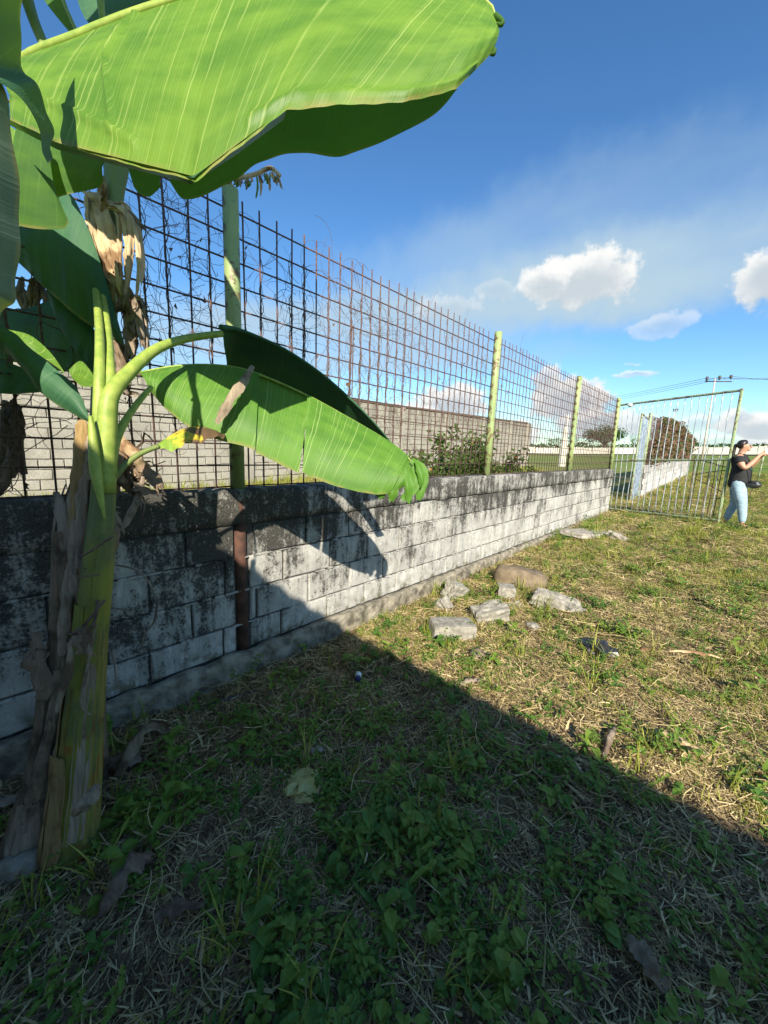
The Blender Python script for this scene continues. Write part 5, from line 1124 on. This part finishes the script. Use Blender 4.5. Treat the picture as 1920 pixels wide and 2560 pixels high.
def p_grass(q, r):
    for _ in range(34):
        a = r.uniform(0, 6.28); rr_ = .06 * r.random() ** .5; blade_(q, r, (rr_ * math.cos(a), rr_ * math.sin(a), 0), r.uniform(0, 6.28), r.uniform(.03, .10), r.uniform(.003, .0055), r.uniform(.1, 1.0), 0 if r.random() < .85 else 1)
def p_straw(q, r):
    for _ in range(62):
        a = r.uniform(0, 6.28); rr_ = .11 * r.random() ** .5; blade_(q, r, (rr_ * math.cos(a), rr_ * math.sin(a), r.uniform(.002, .035)), r.uniform(0, 6.28), r.uniform(.015, .075), r.uniform(.0025, .006), r.uniform(1.2, 1.62), r.choice((1, 1, 1, 2)), True)
def p_dead(q, r):
    for _ in range(40):
        a = r.uniform(0, 6.28); rr_ = .11 * r.random() ** .5; blade_(q, r, (rr_ * math.cos(a), rr_ * math.sin(a), r.uniform(.002, .03)), r.uniform(0, 6.28), r.uniform(.02, .10), r.uniform(.003, .010), r.uniform(1.1, 1.6), r.choice((2, 2, 2, 1)), True)
def p_weed(q, r):
    for _ in range(r.randint(3, 5)):
        a = r.uniform(0, 6.28); lean = r.uniform(.3, 1.1); L = r.uniform(.06, .15); d = Vector((math.cos(a) * math.sin(lean), math.sin(a) * math.sin(lean), math.cos(lean))); b0 = Vector((r.uniform(-.04, .04), r.uniform(-.04, .04), 0))
        q.tube([b0, b0 + d * L * .5, b0 + d * L + Vector((0, 0, -.01))], [.0018, .0015, .001], 3, 3, cap=False)
        for k in range(r.randint(3, 5)):
            f = .3 + .7 * k / 4; b_ = r.uniform(0, 6.28)
            for s_ in (0, math.pi): wleaf(q, b0 + d * L * f, Vector((math.cos(b_ + s_), math.sin(b_ + s_), r.uniform(0, .5))), r.uniform(.022, .045), r.uniform(.012, .02), r.uniform(0, .4), 3)
        if r.random() < .16: e = b0 + d * L + Vector((0, 0, .006)); q.tube([e, e + Vector((0, 0, .003))], [.0018, .0012], 4, 4)
def p_carpet(q, r):
    for _ in range(40):
        a = r.uniform(0, 6.28); rr_ = .10 * r.random() ** .5; b_ = r.uniform(0, 6.28); wleaf(q, (rr_ * math.cos(a), rr_ * math.sin(a), r.uniform(.01, .045)), Vector((math.cos(b_), math.sin(b_), r.uniform(-.3, .4))), r.uniform(.012, .03), r.uniform(.008, .015), r.uniform(-.2, .4), 3 if r.random() < .9 else 2)
def p_tall(q, r):
    for _ in range(9):
        blade_(q, r, (r.uniform(-.02, .02), r.uniform(-.02, .02), 0), r.uniform(0, 6.28), r.uniform(.10, .22), r.uniform(.005, .009), r.uniform(.05, .6), 0)
def p_runner(q, r):
    for _ in range(4):
        a = r.uniform(0, 6.28); p = Vector((r.uniform(-.1, .1), r.uniform(-.1, .1), .02)); P = [p]; 
        for k in range(7): a += r.uniform(-.5, .5); p = p + Vector((math.cos(a) * .04, math.sin(a) * .04, r.uniform(-.012, .014))); P.append(p)
        q.tube(P, r.uniform(.0012, .0024), 3, r.choice((1, 2, 1)), cap=False)
def p_bigleaf(q, r):
    for _ in range(3):
        b_ = r.uniform(0, 6.28); b0 = Vector((r.uniform(-.03, .03), r.uniform(-.03, .03), 0)); t_ = b0 + Vector((r.uniform(-.02, .02), r.uniform(-.02, .02), r.uniform(.05, .10))); q.tube([b0, t_], .0014, 3, 3, cap=False); wleaf(q, t_, Vector((math.cos(b_), math.sin(b_), .2)), r.uniform(.05, .075), r.uniform(.034, .05), .3, 3)
kinds = []
for fn, n in ((p_grass, 4), (p_straw, 5), (p_dead, 4), (p_weed, 6), (p_carpet, 4), (p_tall, 2), (p_runner, 3), (p_bigleaf, 2)):
    s0 = len(names)
    for k in range(n): proto(fn, 100 + len(names))
    kinds.append((s0, n))
KG, KS, KD, KW, KC, KT, KR, KB = kinds
def scatter(name, label, cat, pts, rots, scl, idx):
    me = bpy.data.meshes.new(name); me.vertices.add(len(pts)); me.vertices.foreach_set('co', np.asarray(pts, 'f').ravel())
    a = me.attributes.new('rot', 'FLOAT_VECTOR', 'POINT'); a.data.foreach_set('vector', np.asarray(rots, 'f').ravel())
    a = me.attributes.new('scl', 'FLOAT', 'POINT'); a.data.foreach_set('value', np.asarray(scl, 'f'))
    a = me.attributes.new('idx', 'INT', 'POINT'); a.data.foreach_set('value', np.asarray(idx, 'i'))
    for m_ in MATS: me.materials.append(m_)
    o = link(name, me, kind='stuff', label=label, category=cat)
    ng = bpy.data.node_groups.new(name, 'GeometryNodeTree'); ng.interface.new_socket('Geometry', in_out='INPUT', socket_type='NodeSocketGeometry'); ng.interface.new_socket('Geometry', in_out='OUTPUT', socket_type='NodeSocketGeometry')
    gi, go = ng.nodes.new('NodeGroupInput'), ng.nodes.new('NodeGroupOutput'); ip = ng.nodes.new('GeometryNodeInstanceOnPoints'); ci = ng.nodes.new('GeometryNodeCollectionInfo')
    ci.inputs['Collection'].default_value = protos; ci.inputs['Separate Children'].default_value = True; ci.inputs['Reset Children'].default_value = True
    def na(nm, t): n = ng.nodes.new('GeometryNodeInputNamedAttribute'); n.data_type = t; n.inputs[0].default_value = nm; return n.outputs[0]
    L = ng.links.new; L(gi.outputs[0], ip.inputs['Points']); L(ci.outputs[0], ip.inputs['Instance']); ip.inputs['Pick Instance'].default_value = True
    L(na('idx', 'INT'), ip.inputs['Instance Index']); L(na('rot', 'FLOAT_VECTOR'), ip.inputs['Rotation']); L(na('scl', 'FLOAT'), ip.inputs['Scale']); L(ip.outputs[0], go.inputs[0])
    md = o.modifiers.new('scatter', 'NODES'); md.node_group = ng; return o
pts, rots, scl, idx = [], [], [], []
tgt = {'near': ([], [], [], []), 'far': ([], [], [], [])}
def add_pt(x, y, kind, s_, dst):
    P_, R__, S_, I_ = tgt[dst]; P_.append((x, y, gz(x, y) - .004)); R__.append((random.uniform(-.12, .12), random.uniform(-.12, .12), random.uniform(0, 6.28))); S_.append(s_); I_.append(kind[0] + random.randrange(kind[1]))
def place(n, r0, r1, az0, az1, smul, dst, p=1.0):
    for _ in range(n):
        r = math.sqrt(random.uniform(r0 ** 2, r1 ** 2)); az = rad(random.uniform(az0, az1)); x, y = r * math.sin(az), r * math.cos(az)
        u = x * D_.x + y * D_.y; w = x * N_.x + y * N_.y
        if w > WF - .07 and -2 < u < U_END + .1: continue
        if w > 2.28 and u >= U2 - .1: continue
        if w > WF - .07 and u < 12 and w < 3: continue
        dry = mnoise.noise(Vector((x * .55, y * .55, 4))) + .5 * mnoise.noise(Vector((x * 1.9, y * 1.9, 8)))
        lush = mnoise.noise(Vector((x * .9 + 9, y * .9, 1)))
        shade = u < 2.15
        edge = math.exp(-(max(0, WF - .1 - w)) / .35)             # bare, littered strip along the wall
        ct = math.exp(-((x - .25) ** 2 + (y - 1.35) ** 2) / .45)     # lush weeds in the middle of the foreground
        rt = ss((x - .55) / .5) if shade else 0
        q_ = random.random()
        if shade:
            wgt = [(KG, .05), (KS, .26 + .15 * edge + .1 * rt), (KD, .50 + .40 * edge + .35 * rt), (KW, max(.03, .09 + .40 * ct + .34 * lush - .10 * edge)), (KC, max(.005, .01 + .14 * ct + .10 * lush)), (KT, .02), (KR, .24 + .16 * rt), (KB, .04 + .05 * ct)]
        else:
            g = ss((r - 3.2) / 3.5) * .55 + .22 * lush
            wgt = [(KG, max(.08, .26 + .40 * g - .30 * dry)), (KS, max(.12, .62 - .30 * g + .40 * dry)), (KD, .06 + .22 * edge), (KW, .06), (KC, max(.05, .16 + .15 * lush)), (KT, .015), (KR, .06), (KB, .012)]
        tot = sum(max(0, w_) for _, w_ in wgt); q_ *= tot
        for kd, w_ in wgt:
            q_ -= max(0, w_)
            if q_ <= 0: break
        cl = mnoise.noise(Vector((x * 2.6, y * 2.6, 21))) + .6 * mnoise.noise(Vector((x * 6, y * 6, 33)))
        if cl < -.30 and kd not in (KS, KD, KR) and random.random() < .8: kd = KD
        s_ = smul * random.uniform(.7, 1.2) * (1 + .55 * cl)
        if kd in (KD, KC) : s_ *= .95
        add_pt(x, y, kd, s_, dst)
place(2600, .35, 1.6, -62, 62, .95, 'near'); place(5200, 1.6, 3.4, -52, 54, 1.0, 'near'); place(8200, 3.4, 7.5, -10, 52, 1.15, 'near')
place(9000, 7.5, 16, 18, 52, 1.45, 'far'); place(9000, 16, 34, 28, 52, 2.2, 'far')
for _ in range(2600):      # rough grass along the back wall of the yard and field edge seen through the mesh
    u = random.uniform(-1, 26); w = YW - random.random() ** 1.5 * 3.2; p = W(u, w); add_pt(p.x, p.y, random.choice((KG, KS, KT)), random.uniform(1.4, 2.6), 'far')
for _ in range(500):
    u = random.uniform(2, 13); w = random.uniform(2.7, 4.5); p = W(u, w); add_pt(p.x, p.y, random.choice((KG, KT, KW)), random.uniform(1.5, 2.8), 'far')
for px, py, n in ((1290, 1480, 9), (1240, 1500, 5), (1340, 1500, 5), (1180, 1500, 5), (1310, 1440, 4), (1370, 1540, 6), (1130, 1620, 8), (1060, 1600, 6), (1250, 1570, 5), (1500, 1650, 8), (1395, 1360, 6), (1420, 1350, 6)):   # tufts that hide the feet of the rubble
    c = G(px, py)
    for _ in range(n): add_pt(c.x + random.uniform(-.1, .1), c.y + random.uniform(-.08, .08), random.choice((KG, KT, KG, KW)), random.uniform(.9, 1.4), 'near')
scatter('weeds_and_grass', 'low weeds, straw and grass covering the shaded and sunlit ground in front', 'grass', *tgt['near'])
scatter('rough_grass', 'rough mown grass stretching away past the gate and behind the mesh', 'grass', *tgt['far'])
